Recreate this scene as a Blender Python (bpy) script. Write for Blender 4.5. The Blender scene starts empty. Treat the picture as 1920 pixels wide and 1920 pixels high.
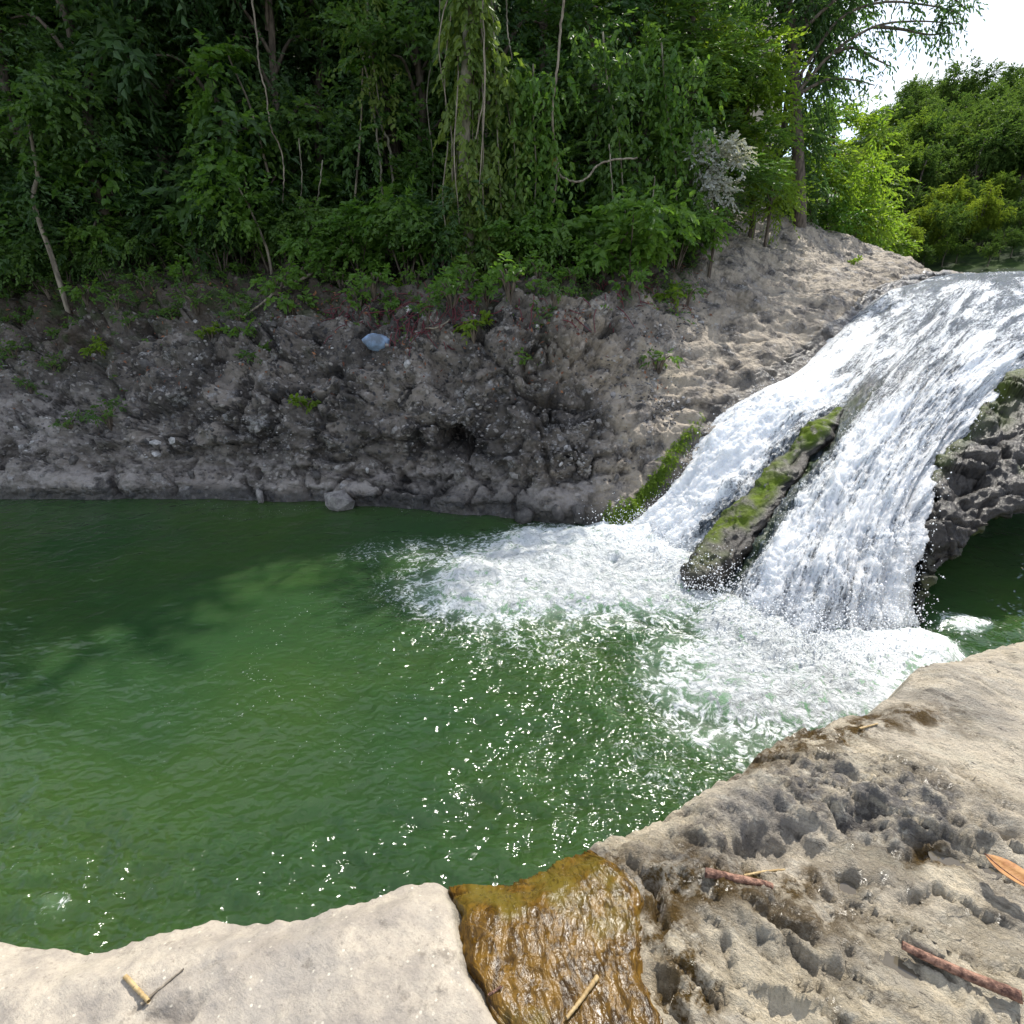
import bpy, math, random
import numpy as np
from mathutils import Vector

scene = bpy.context.scene
col = scene.collection
R = math.radians

# ------------------------------------------------------------------ camera, sky, sun, exposure
CAM_H, PITCH, FOV = 2.4, 23.7, 85.0
cam_d = bpy.data.cameras.new('camera')
cam_d.sensor_fit = 'HORIZONTAL'
cam_d.angle = R(FOV)
cam_d.clip_start, cam_d.clip_end = 0.05, 2000
cam = bpy.data.objects.new('camera', cam_d)
cam.location = (0, 0, CAM_H)
cam.rotation_euler = (R(90 - PITCH), 0, 0)
col.objects.link(cam)
scene.camera = cam

SUN_EL, SUN_AZ = 48.0, 33.0           # azimuth to the right of the view direction (+Y)
world = bpy.data.worlds.new('World')
scene.world = world
world.use_nodes = True
wn = world.node_tree
wn.nodes.clear()
w_out = wn.nodes.new('ShaderNodeOutputWorld')
w_bg = wn.nodes.new('ShaderNodeBackground')
w_sky = wn.nodes.new('ShaderNodeTexSky')
w_sky.sky_type = 'NISHITA'
w_sky.sun_disc = False
w_sky.sun_elevation = R(SUN_EL)
w_sky.sun_rotation = R(SUN_AZ)
w_sky.air_density, w_sky.dust_density, w_sky.ozone_density = 1.0, 0.5, 1.2
w_tc = wn.nodes.new('ShaderNodeTexCoord')
w_map = wn.nodes.new('ShaderNodeMapping'); w_map.inputs['Scale'].default_value = (1, 1, 2.2)
w_map.inputs['Location'].default_value = (0.35, 0.1, 0.0)
w_no = wn.nodes.new('ShaderNodeTexNoise'); w_no.inputs['Scale'].default_value = 2.6; w_no.inputs['Detail'].default_value = 7
w_rp = wn.nodes.new('ShaderNodeValToRGB'); w_rp.color_ramp.elements[0].position = .40; w_rp.color_ramp.elements[1].position = .60
w_mx = wn.nodes.new('ShaderNodeMix'); w_mx.data_type = 'RGBA'
w_mx.inputs['B'].default_value = (5.6, 5.9, 6.5, 1)
wn.links.new(w_tc.outputs['Generated'], w_map.inputs['Vector'])
wn.links.new(w_map.outputs['Vector'], w_no.inputs['Vector'])
wn.links.new(w_no.outputs['Fac'], w_rp.inputs['Fac'])
wn.links.new(w_rp.outputs['Color'], w_mx.inputs['Factor'])
wn.links.new(w_sky.outputs['Color'], w_mx.inputs['A'])
wn.links.new(w_mx.outputs['Result'], w_bg.inputs['Color'])
w_bg.inputs['Strength'].default_value = 0.15
wn.links.new(w_bg.outputs['Background'], w_out.inputs['Surface'])

sun_d = bpy.data.lights.new('sun', 'SUN')
sun_d.energy = 4.3
sun_d.angle = R(0.5)
sun_d.color = (1.0, 0.95, 0.86)
sun = bpy.data.objects.new('sun', sun_d)
SUN_DIR = Vector((math.sin(R(SUN_AZ)) * math.cos(R(SUN_EL)), math.cos(R(SUN_AZ)) * math.cos(R(SUN_EL)), math.sin(R(SUN_EL))))
sun.rotation_euler = SUN_DIR.to_track_quat('Z', 'Y').to_euler()
sun.location = (6, 12, 20)
col.objects.link(sun)

scene.view_settings.view_transform = 'Standard'
scene.view_settings.look = 'None'
scene.view_settings.gamma = 1
scene.view_settings.use_curve_mapping = False
scene.view_settings.exposure = 0.62
scene.render.engine = 'CYCLES'
scene.cycles.use_denoising = True
scene.cycles.max_bounces = 7
scene.cycles.diffuse_bounces = 3
scene.cycles.transmission_bounces = 4
scene.cycles.transparent_max_bounces = 6
scene.cycles.sample_clamp_indirect = 6

# ------------------------------------------------------------------ small helpers
F_PX = 960 / math.tan(R(FOV / 2))
SP, CP = math.sin(R(PITCH)), math.cos(R(PITCH))
rng = np.random.default_rng(7)


def ray(px, py):
    cx, cy = (px - 960) / F_PX, -(py - 960) / F_PX
    return np.array([cx, CP + cy * SP, -SP + cy * CP])


def at(px, py, Y):
    d = ray(px, py)
    return np.array([0, 0, CAM_H]) + d * (Y / d[1])


def atz(px, py, z=0.0):
    d = ray(px, py)
    return np.array([0, 0, CAM_H]) + d * ((z - CAM_H) / d[2])


def tag(o, label=None, cat=None, group=None, kind=None):
    if label: o['label'] = label
    if cat: o['category'] = cat
    if group: o['group'] = group
    if kind: o['kind'] = kind
    return o


def empty(name, loc, rz=0.0):
    o = bpy.data.objects.new(name, None)
    o.empty_display_size = .1
    o.location = loc
    o.rotation_euler = (0, 0, rz)
    col.objects.link(o)
    return o


def mesh_np(name, V, F, mat=None, smooth=True, attrs=None, uv=None):
    """one mesh from arrays; F is (n,3) or (n,4), or a list of such arrays"""
    Fs = F if isinstance(F, list) else [F]
    V = np.asarray(V, np.float32)
    me = bpy.data.meshes.new(name)
    me.vertices.add(len(V))
    me.vertices.foreach_set('co', V.ravel())
    idx = np.concatenate([f.ravel() for f in Fs]).astype(np.int32)
    tot = np.concatenate([np.full(len(f), f.shape[1], np.int32) for f in Fs])
    st = np.concatenate([[0], np.cumsum(tot)[:-1]]).astype(np.int32)
    me.loops.add(len(idx))
    me.loops.foreach_set('vertex_index', idx)
    me.polygons.add(len(tot))
    me.polygons.foreach_set('loop_start', st)
    me.polygons.foreach_set('use_smooth', np.full(len(tot), smooth, bool))
    if uv is not None:
        l = me.uv_layers.new(name='flow')
        l.data.foreach_set('uv', np.asarray(uv, np.float32)[idx].ravel())
    for k, a in (attrs or {}).items():
        at_ = me.attributes.new(k, 'FLOAT', 'POINT')
        at_.data.foreach_set('value', np.asarray(a, np.float32).ravel())
    me.update(calc_edges=True)
    if mat: me.materials.append(mat)
    return me


def obj(name, me, parent=None):
    o = bpy.data.objects.new(name, me)
    col.objects.link(o)
    if parent: o.parent = parent
    return o


def grid_faces(nu, nv):
    i = np.arange(nu * nv).reshape(nu, nv)
    return np.stack([i[:-1, :-1].ravel(), i[1:, :-1].ravel(), i[1:, 1:].ravel(), i[:-1, 1:].ravel()], 1)


def smooth01(x, a, b):
    t = np.clip((x - a) / (b - a), 0, 1)
    return t * t * (3 - 2 * t)


# ---- vectorised noise
_perm = np.random.default_rng(3).permutation(512)
_perm = np.concatenate([_perm, _perm, _perm])
_gr = np.random.default_rng(4).normal(size=(512, 3)); _gr /= np.linalg.norm(_gr, axis=1, keepdims=True)
_cell = np.random.default_rng(5).random((512, 4))


def _h(i, j, k):
    return _perm[_perm[_perm[i & 511] + (j & 511)] + (k & 511)]


def perlin(P):
    P = np.asarray(P, float)
    I = np.floor(P).astype(int)
    f = P - I
    u = f * f * f * (f * (f * 6 - 15) + 10)
    out = 0
    for dx in (0, 1):
        for dy in (0, 1):
            for dz in (0, 1):
                g = _gr[_h(I[..., 0] + dx, I[..., 1] + dy, I[..., 2] + dz)]
                d = (g * (f - np.array([dx, dy, dz]))).sum(-1)
                w = (u[..., 0] if dx else 1 - u[..., 0]) * (u[..., 1] if dy else 1 - u[..., 1]) * (u[..., 2] if dz else 1 - u[..., 2])
                out = out + w * d
    return out * 1.5


def fbm(P, octaves=4, gain=.5, lac=2.03, ridged=False):
    P = np.asarray(P, float)
    a, s = 1.0, 0
    for o in range(octaves):
        n = perlin(P + o * 17.3)
        s = s + a * ((1 - 2 * np.abs(n)) if ridged else n)
        P = P * lac
        a *= gain
    return s


def worley(P):
    P = np.asarray(P, float)
    I = np.floor(P).astype(int)
    d1 = np.full(P.shape[:-1], 9.0); d2 = d1.copy(); idv = np.zeros(P.shape[:-1])
    for dx in (-1, 0, 1):
        for dy in (-1, 0, 1):
            for dz in (-1, 0, 1):
                J = I + np.array([dx, dy, dz])
                c = _cell[_h(J[..., 0], J[..., 1], J[..., 2])]
                d = np.sqrt(((J + c[..., :3] - P) ** 2).sum(-1))
                n = d < d1
                d2 = np.where(n, d1, np.minimum(d2, d))
                idv = np.where(n, c[..., 3], idv)
                d1 = np.where(n, d, d1)
    return d1, d2, idv


_tilt = np.random.default_rng(6).normal(size=(512, 3))


def facets(P, tilt=1.0):
    """fractured rock: every cell is a tilted plane, with steps between the cells; also returns nearness to a joint"""
    P = np.asarray(P, float)
    I = np.floor(P).astype(int)
    d1 = np.full(P.shape[:-1], 9.0); d2 = d1.copy(); h = np.zeros(P.shape[:-1])
    for dx in (-1, 0, 1):
        for dy in (-1, 0, 1):
            for dz in (-1, 0, 1):
                J = I + np.array([dx, dy, dz])
                k = _h(J[..., 0], J[..., 1], J[..., 2])
                v = P - (J + _cell[k][..., :3])
                d = np.sqrt((v ** 2).sum(-1))
                n = d < d1
                d2 = np.where(n, d1, np.minimum(d2, d))
                h = np.where(n, (v * _tilt[k]).sum(-1) * .5 * tilt + (_cell[k][..., 3] - .5), h)
                d1 = np.where(n, d, d1)
    return h, 1 - smooth01(d2 - d1, 0, .16)


def terrace(h, n, sharp=.72):
    q = h * n
    f = np.floor(q)
    return (f + smooth01(q - f, sharp, 1.0)) / n


def crom(C, n):
    """Catmull-Rom through C (k, ...) resampled to n points along axis 0"""
    C = np.asarray(C, float)
    k = len(C)
    E = np.concatenate([[2 * C[0] - C[1]], C, [2 * C[-1] - C[-2]]])
    t = np.linspace(0, k - 1, n)
    i = np.minimum(t.astype(int), k - 2)
    f = (t - i).reshape((-1,) + (1,) * (C.ndim - 1))
    p0, p1, p2, p3 = E[i], E[i + 1], E[i + 2], E[i + 3]
    return .5 * (2 * p1 + (p2 - p0) * f + (2 * p0 - 5 * p1 + 4 * p2 - p3) * f ** 2 + (3 * p1 - p0 - 3 * p2 + p3) * f ** 3)


def loft(C, nu, nv):
    C = np.asarray(C, float)
    A = crom(C, nu)
    return crom(A.transpose(1, 0, 2), nv).transpose(1, 0, 2)


def normals(G):
    du = np.gradient(G, axis=0); dv = np.gradient(G, axis=1)
    n = np.cross(du, dv)
    return n / (np.linalg.norm(n, axis=-1, keepdims=True) + 1e-9)


def seg_dist(P, A, B):
    A, B = np.asarray(A, float), np.asarray(B, float)
    d = B - A
    t = np.clip(((P - A) @ d) / (d @ d + 1e-12), 0, 1)
    return np.linalg.norm(P - (A + t[..., None] * d), axis=-1)


def poly_dist(P, L):
    L = np.asarray(L, float)
    return np.min([seg_dist(P, L[i], L[i + 1]) for i in range(len(L) - 1)], axis=0)


def tube(pts, r0, r1, sides=6, n=None, wob=0.0, rg=rng):
    pts = np.asarray(pts, float)
    n = n or max(4, len(pts) * 3)
    C = crom(pts, n) if len(pts) > 2 else pts[0] + (pts[-1] - pts[0]) * np.linspace(0, 1, n)[:, None]
    if wob: C = C + rg.normal(size=C.shape) * wob
    T = np.gradient(C, axis=0); T /= np.linalg.norm(T, axis=1, keepdims=True) + 1e-9
    ref = np.where(np.abs(T[:, 2:3]) > .9, [[1., 0, 0]], [[0, 0, 1.]])
    S = np.cross(T, ref); S /= np.linalg.norm(S, axis=1, keepdims=True) + 1e-9
    U = np.cross(S, T)
    a = np.linspace(0, 2 * np.pi, sides, endpoint=False)
    rr = np.linspace(r0, r1, n)[:, None, None]
    V = C[:, None, :] + rr * (np.cos(a)[None, :, None] * S[:, None, :] + np.sin(a)[None, :, None] * U[:, None, :])
    i = np.arange(n * sides).reshape(n, sides)
    j = np.roll(i, -1, axis=1)
    F = np.stack([i[:-1].ravel(), j[:-1].ravel(), j[1:].ravel(), i[1:].ravel()], 1)
    return V.reshape(-1, 3), F


def join(parts):
    Vs, Fs, o = [], [], 0
    for V, F in parts:
        Vs.append(V); Fs.append(F + o); o += len(V)
    return np.concatenate(Vs), np.concatenate(Fs)


# ------------------------------------------------------------------ materials
class NT:
    def __init__(s, name):
        s.m = bpy.data.materials.new(name)
        s.m.use_nodes = True
        s.t = s.m.node_tree
        s.t.nodes.clear()
        s.out = s.t.nodes.new('ShaderNodeOutputMaterial')

    def put(s, sock, v):
        if isinstance(v, bpy.types.NodeSocket): s.t.links.new(v, sock)
        elif v is not None:
            if isinstance(v, tuple) and len(v) == 3 and sock.type == 'RGBA': v = v + (1,)
            sock.default_value = v

    def node(s, typ, props=None, **ins):
        n = s.t.nodes.new('ShaderNode' + typ)
        for k, v in (props or {}).items(): setattr(n, k, v)
        for k, v in ins.items(): s.put(n.inputs[k.replace('_', ' ')] if k.replace('_', ' ') in n.inputs else n.inputs[k], v)
        return n

    def pos(s): return s.node('NewGeometry').outputs['Position']

    def attr(s, name): return s.node('Attribute', {'attribute_name': name}).outputs['Fac']

    def scale(s, vec, sc):
        n = s.node('Mapping'); s.put(n.inputs['Vector'], vec); n.inputs['Scale'].default_value = sc
        return n.outputs['Vector']

    def noise(s, vec, sc, det=4, rough=.55, dist=0.0):
        n = s.node('TexNoise', Vector=vec, Scale=sc, Detail=det, Roughness=rough, Distortion=dist)
        return n.outputs['Fac']

    def vor(s, vec, sc, feature='F1', out='Distance', rnd=1.0):
        n = s.node('TexVoronoi', {'feature': feature}, Vector=vec, Scale=sc, Randomness=rnd)
        return n.outputs[out]

    def rng(s, v, a, b, c=0.0, d=1.0):
        n = s.node('MapRange', {'interpolation_type': 'SMOOTHSTEP'})
        for k, x in zip((0, 1, 2, 3, 4), (v, a, b, c, d)): s.put(n.inputs[k], x)
        return n.outputs[0]

    def math(s, op, a, b=0.0, c=None):
        n = s.node('Math', {'operation': op})
        s.put(n.inputs[0], a); s.put(n.inputs[1], b)
        if c is not None: s.put(n.inputs[2], c)
        return n.outputs[0]

    def mix(s, f, a, b):
        n = s.node('Mix', {'data_type': 'RGBA'})
        s.put(n.inputs['Factor'], f); s.put(n.inputs[6], a); s.put(n.inputs[7], b)
        return n.outputs[2]

    def bump(s, h, strength=.5, dist=.02, normal=None):
        n = s.node('Bump', Height=h, Strength=strength, Distance=dist)
        if normal is not None: s.put(n.inputs['Normal'], normal)
        return n.outputs[0]

    def pr(s, **k):
        n = s.node('BsdfPrincipled')
        for a, v in k.items(): s.put(n.inputs[a.replace('_', ' ')], v)
        return n.outputs[0]

    def done(s, sh):
        s.t.links.new(sh, s.out.inputs['Surface'])
        return s.m


def leaf_mat(name, dark, light, trans=.45, gloss=.5, var=.5):
    n = NT(name)
    tint = n.attr('tint')
    rnd = n.node('ObjectInfo').outputs['Random']
    f = n.math('ADD', n.math('MULTIPLY', tint, .8), n.math('MULTIPLY', rnd, .2))
    c = n.mix(f, dark, light)
    # a scatter of yellowing leaves
    c = n.mix(n.rng(tint, .965, .985), c, (.22, .17, .03))
    d = n.pr(Base_Color=c, Roughness=.52, Specular_IOR_Level=gloss)
    tc = n.mix(.45, c, n.mix(f, (dark[0] * 1.8, dark[1] * 2.0, dark[2]), (light[0] * 1.9, light[1] * 1.8, light[2] * .6)))
    t = n.node('BsdfTranslucent', Color=tc).outputs[0]
    mx = n.node('MixShader', Fac=trans)
    n.put(mx.inputs[1], d); n.put(mx.inputs[2], t)
    return n.done(mx.outputs[0])


def bark_mat(name, a, b):
    n = NT(name)
    p = n.scale(n.pos(), (1, 1, .25))
    v = n.noise(p, 26, 5)
    return n.done(n.pr(Base_Color=n.mix(n.rng(v, .35, .65), a, b), Roughness=.85, Normal=n.bump(v, .6, .01)))


def m_cliff():
    n = NT('conglomerate_rock')
    p = n.pos()
    big, med, fine = n.noise(p, 1.3, 5), n.noise(p, 6, 7, .65), n.noise(p, 30, 6, .7)
    pw = n.node('VectorMath', {'operation': 'ADD'})
    n.put(pw.inputs[0], p); sc_ = n.node('VectorMath', {'operation': 'SCALE'}, Scale=.10)
    n.put(sc_.inputs[0], n.node('TexNoise', Vector=p, Scale=9, Detail=4).outputs['Color']); n.put(pw.inputs[1], sc_.outputs[0])
    vc = n.vor(pw.outputs[0], 17, out='Color')
    vd = n.vor(pw.outputs[0], 17)
    sep = n.node('SeparateColor'); n.put(sep.inputs[0], vc)
    c = n.mix(n.rng(big, .36, .62), (.085, .074, .064), (.225, .195, .165))
    c = n.mix(n.math('MULTIPLY', n.rng(n.noise(p, 5, 8, .7, .6), .50, .60), .85), c, (.032, .029, .028))
    c = n.mix(n.math('MULTIPLY', n.rng(n.noise(p, 7, 8, .72), .57, .64), .8), c, (.33, .32, .315))
    c = n.mix(n.math('MULTIPLY', n.rng(n.noise(p, 15, 7, .72), .42, .35), .8), c, (.022, .021, .022))
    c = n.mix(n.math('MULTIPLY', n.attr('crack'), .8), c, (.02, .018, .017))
    c = n.mix(n.math('MULTIPLY', n.rng(sep.outputs[0], .62, .9), n.rng(vd, .5, .25)), c, (.34, .31, .28))      # pale clasts
    c = n.mix(n.math('MULTIPLY', n.rng(sep.outputs[1], .7, .95), n.rng(vd, .5, .3)), c, (.05, .048, .05))       # dark clasts
    tan = n.attr('tan')
    c = n.mix(n.math('MULTIPLY', tan, n.rng(n.noise(p, 4, 7, .65), .64, .42)), c, (.38, .32, .245))
    lich = n.math('MULTIPLY', n.rng(n.noise(p, 4.5, 8, .7), .55, .68), n.rng(fine, .4, .6))
    c = n.mix(n.math('MULTIPLY', lich, .75), c, (.40, .39, .37))
    c = n.mix(n.math('MULTIPLY', n.attr('pale'), n.rng(med, .62, .4)), c, (.30, .27, .245))
    c = n.mix(n.math('MULTIPLY', n.attr('soil'), n.rng(med, .3, .6, .5, 1)), c, (.055, .04, .026))
    c = n.mix(n.math('MULTIPLY', n.attr('soil'), n.rng(n.noise(p, 3.1, 4), .5, .62)), c, (.035, .05, .014))    # moss film
    wet = n.math('MAXIMUM', n.attr('wet'), 0)
    c = n.mix(n.math('MULTIPLY', wet, .72), c, (.018, .018, .018))
    h = n.math('ADD', n.math('MULTIPLY', med, .6), n.math('ADD', n.math('MULTIPLY', fine, .5), n.math('MULTIPLY', vd, -.5)))
    rough = n.rng(wet, 0, 1, .82, .3)
    return n.done(n.pr(Base_Color=c, Roughness=rough, Specular_IOR_Level=.35, Normal=n.bump(h, .9, .05)))


def m_shelf():
    n = NT('river_rock')
    p = n.pos()
    big, med, fine, grit = n.noise(p, 2.2, 5), n.noise(p, 9, 8, .68, .3), n.noise(p, 45, 6, .7), n.noise(p, 140, 3, .7)
    sm = n.attr('smoothness')
    pg = n.node('Mapping', {'vector_type': 'TEXTURE'}); n.put(pg.inputs['Vector'], p); pg.inputs['Rotation'].default_value = (0, 0, R(-35)); pg.inputs['Scale'].default_value = (1.5, .62, 1)
    pg = pg.outputs['Vector']
    tanc = n.mix(n.rng(big, .35, .65), (.76, .65, .47), (.66, .57, .44))
    tanc = n.mix(n.rng(n.noise(pg, 6, 8, .7), .5, .66), tanc, (.68, .61, .47))
    tanc = n.mix(n.math('MULTIPLY', n.rng(n.noise(pg, 3.2, 6, .6), .52, .62), .55), tanc, (.34, .31, .27))
    rough_c = n.mix(n.math('MULTIPLY', n.rng(n.attr('crag'), .1, .9), n.rng(n.noise(p, 12, 7, .7), .66, .42)), tanc, (.19, .175, .16))
    rough_c = n.mix(n.math('MULTIPLY', n.rng(n.noise(pg, 7, 9, .72, .5), .44, .34), .65), rough_c, (.11, .092, .07))
    rough_c = n.mix(n.math('MULTIPLY', n.rng(n.noise(pg, 17, 8, .72), .54, .64), .6), rough_c, (.72, .66, .54))
    rough_c = n.mix(n.math('MULTIPLY', n.rng(n.noise(pg, 26, 6, .75), .42, .33), .85), rough_c, (.06, .05, .04))
    slab = n.mix(n.rng(n.noise(p, 5, 8, .7), .36, .64), (.29, .255, .215), (.47, .41, .325))
    slab = n.mix(n.math('MULTIPLY', n.rng(n.noise(p, 2.6, 6, .65), .50, .62), .6), slab, (.28, .255, .225))
    slab = n.mix(n.math('MULTIPLY', n.rng(n.noise(p, 9, 7, .7), .58, .68), .7), slab, (.17, .145, .115))
    slab = n.mix(n.math('MULTIPLY', n.rng(n.vor(p, 42), .20, .08), n.rng(n.noise(p, 18, 2), .45, .6)), slab, (.60, .54, .44))
    slab = n.mix(n.rng(n.noise(p, 60, 5, .7), .58, .7, 0, .55), slab, (.15, .125, .10))
    c = n.mix(sm, rough_c, slab)
    c = n.mix(n.rng(grit, .45, .70, .0, .22), c, (.12, .10, .08))
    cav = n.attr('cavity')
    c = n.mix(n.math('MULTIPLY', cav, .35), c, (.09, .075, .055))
    br = n.math('MULTIPLY', n.attr('brown'), n.rng(n.noise(p, 14, 6, .7), .40, .56))
    c = n.mix(br, c, (.13, .075, .014))
    wet = n.math('MULTIPLY', n.attr('wet'), n.rng(n.noise(p, 7, 5, .6), .36, .55))
    c = n.mix(n.math('MULTIPLY', wet, .42), c, n.mix(.5, (.03, .024, .016), (.09, .07, .045)))
    h = n.math('ADD', n.math('MULTIPLY', med, .8), n.math('ADD', n.math('MULTIPLY', fine, .5), n.math('MULTIPLY', grit, .22)))
    bs = n.rng(sm, 0, 1, 1.0, .42)
    h = n.math('ADD', h, n.math('MULTIPLY', n.noise(pg, 22, 8, .75), .8))
    nb = n.node('Bump', Height=h, Strength=bs, Distance=.045)
    rg = n.rng(n.math('MAXIMUM', wet, br), 0, 1, .78, .15)
    return n.done(n.pr(Base_Color=c, Roughness=rg, Specular_IOR_Level=.4, Normal=nb.outputs[0]))


def m_wetrock(name='wet_dark_rock', green=.5):
    n = NT(name)
    p = n.pos()
    med, fine = n.noise(p, 8, 7, .65), n.noise(p, 38, 5, .7)
    c = n.mix(n.rng(med, .35, .65), (.017, .015, .014), (.062, .054, .046))
    c = n.mix(n.math('MULTIPLY', n.attr('moss'), n.rng(n.noise(p, 13, 6, .65), .30, .50)), c, n.mix(n.noise(p, 5, 3), (.045, .095, .010), (.16, .20, .020)))
    mk = n.math('MULTIPLY', n.attr('moss'), n.rng(n.noise(p, 13, 6, .65), .30, .50))
    h = n.math('ADD', n.math('MULTIPLY', med, .7), n.math('MULTIPLY', fine, .6))
    return n.done(n.pr(Base_Color=c, Roughness=n.rng(mk, 0, 1, .30, .8), Specular_IOR_Level=n.rng(mk, 0, 1, .34, .1), Normal=n.bump(h, .9, .03)))


def m_pool():
    n = NT('green_pool_water')
    p = n.pos()
    chop = n.attr('chop')
    D = n.attr('foam')
    a1 = n.noise(n.scale(p, (1, 1.2, .2)), 5.0, 2, .5, .4)
    a2 = n.noise(n.scale(p, (1, 1.35, .2)), 13, 1.5, .5, .5)
    a3 = n.noise(n.scale(p, (1, 1.2, .2)), 30, 0.5, .5, .3)
    a4 = n.noise(n.scale(p, (1, 1, .3)), 16, 6, .7, 1.0)
    h0 = n.math('MULTIPLY', a4, n.math('MULTIPLY', n.rng(D, .2, .7), 1.6))
    h = n.math('ADD', n.math('ADD', h0, n.math('MULTIPLY', a1, 1.0)), n.math('ADD', n.math('MULTIPLY', a2, .55), n.math('MULTIPLY', a3, n.math('ADD', .13, n.math('MULTIPLY', n.attr('fine'), .20)))))
    nb = n.node('Bump', Height=h, Strength=n.rng(chop, 0, 1, .20, 1.0), Distance=.060)
    # lacy foam: thin ridges of warped noise, thickening to solid white where the falls land
    w = n.noise(n.scale(p, (1, 1, 0)), 3.2, 6, .62, 1.6)
    r1 = n.math('SUBTRACT', 1.0, n.math('MULTIPLY', n.math('ABSOLUTE', n.math('SUBTRACT', w, .5)), 5.2))
    w2 = n.noise(n.scale(p, (1, 1, 0)), 11, 6, .65, 1.1)
    r2 = n.math('SUBTRACT', 1.0, n.math('MULTIPLY', n.math('ABSOLUTE', n.math('SUBTRACT', w2, .5)), 4.8))
    lace = n.math('ADD', n.math('MULTIPLY', r1, .45), n.math('ADD', n.math('MULTIPLY', r2, .55), n.math('MULTIPLY', a3, .25)))
    f = n.rng(n.math('ADD', lace, n.math('MULTIPLY', D, .86)), 1.06, 1.46)
    f = n.math('MULTIPLY', f, n.rng(D, .03, .22))
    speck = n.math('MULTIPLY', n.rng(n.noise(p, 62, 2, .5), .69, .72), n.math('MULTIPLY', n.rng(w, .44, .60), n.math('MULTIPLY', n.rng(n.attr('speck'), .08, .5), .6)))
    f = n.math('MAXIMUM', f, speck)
    cloud = n.rng(D, .12, .70)                                # aerated water under the foam
    green = n.mix(n.rng(n.noise(p, .45, 3), .35, .65), (.024, .060, .020), (.036, .073, .018))
    green = n.mix(n.math('MULTIPLY', cloud, .75), green, (.30, .40, .31))
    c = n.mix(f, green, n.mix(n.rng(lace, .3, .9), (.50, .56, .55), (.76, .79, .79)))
    rough = n.rng(f, 0, 1, .11, .6)
    return n.done(n.pr(Base_Color=c, Roughness=rough, IOR=1.33, Subsurface_Weight=n.rng(f, 0, .6, .9, 0),
                       Subsurface_Radius=(.35, .7, .35), Subsurface_Scale=1.3, Normal=nb.outputs[0]))


def m_fall():
    n = NT('white_water')
    uv = n.node('UVMap', {'uv_map': 'flow'}).outputs[0]
    D = n.attr('foam')
    p = n.pos()
    s1 = n.noise(n.scale(uv, (1, .24, 1)), 7, 8, .72, 1.2)
    s2 = n.noise(n.scale(uv, (1, .30, 1)), 24, 7, .72, 1.0)
    s3 = n.noise(p, 46, 4, .65, .5)
    v = n.math('ADD', n.math('MULTIPLY', s1, .45), n.math('ADD', n.math('MULTIPLY', s2, .40), n.math('MULTIPLY', s3, .28)))
    f = n.rng(n.math('ADD', v, n.math('MULTIPLY', D, .48)), .74, .93)
    clear = n.mix(n.rng(s2, .38, .62), (.035, .045, .055), (.17, .20, .235))
    clear = n.mix(n.math('MULTIPLY', n.attr('moss'), n.rng(s1, .35, .6)), clear, (.05, .075, .015))
    c = n.mix(f, clear, (.84, .86, .88))
    h = n.math('ADD', n.math('MULTIPLY', s2, .8), n.math('ADD', n.math('MULTIPLY', s3, .6), n.math('MULTIPLY', s1, .5)))
    nrm = n.bump(h, .85, .05)
    return n.done(n.pr(Base_Color=c, Roughness=n.rng(f, 0, 1, .20, .42), IOR=1.33, Subsurface_Weight=n.rng(f, 0, 1, .0, .8),
                       Subsurface_Radius=(.6, .65, .7), Subsurface_Scale=.16, Normal=nrm))


def m_algae():
    n = NT('brown_wet_algae')
    p = n.pos()
    fl = n.scale(p, (1.0, .62, 1))
    a, b = n.noise(fl, 30, 6, .65, 1.0), n.noise(fl, 75, 2, .6, .8)
    c = n.mix(n.rng(a, .34, .66), (.032, .016, .003), (.150, .080, .012))
    c = n.mix(n.rng(n.noise(p, 4.5, 4), .5, .68), c, (.115, .085, .014))
    c = n.mix(n.rng(b, .55, .7, 0, .6), c, (.028, .016, .005))
    h = n.math('ADD', n.math('MULTIPLY', a, .8), n.math('MULTIPLY', b, .5))
    return n.done(n.pr(Base_Color=c, Roughness=.20, Specular_IOR_Level=.2, Normal=n.bump(h, .7, .007)))


def m_plain(name, c1, c2, sc=20, rough=.7, bump=.4, spec=.3):
    n = NT(name)
    p = n.pos()
    v = n.noise(p, sc, 5, .65)
    return n.done(n.pr(Base_Color=n.mix(n.rng(v, .35, .65), c1, c2), Roughness=rough, Specular_IOR_Level=spec, Normal=n.bump(v, bump, .01)))


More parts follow.
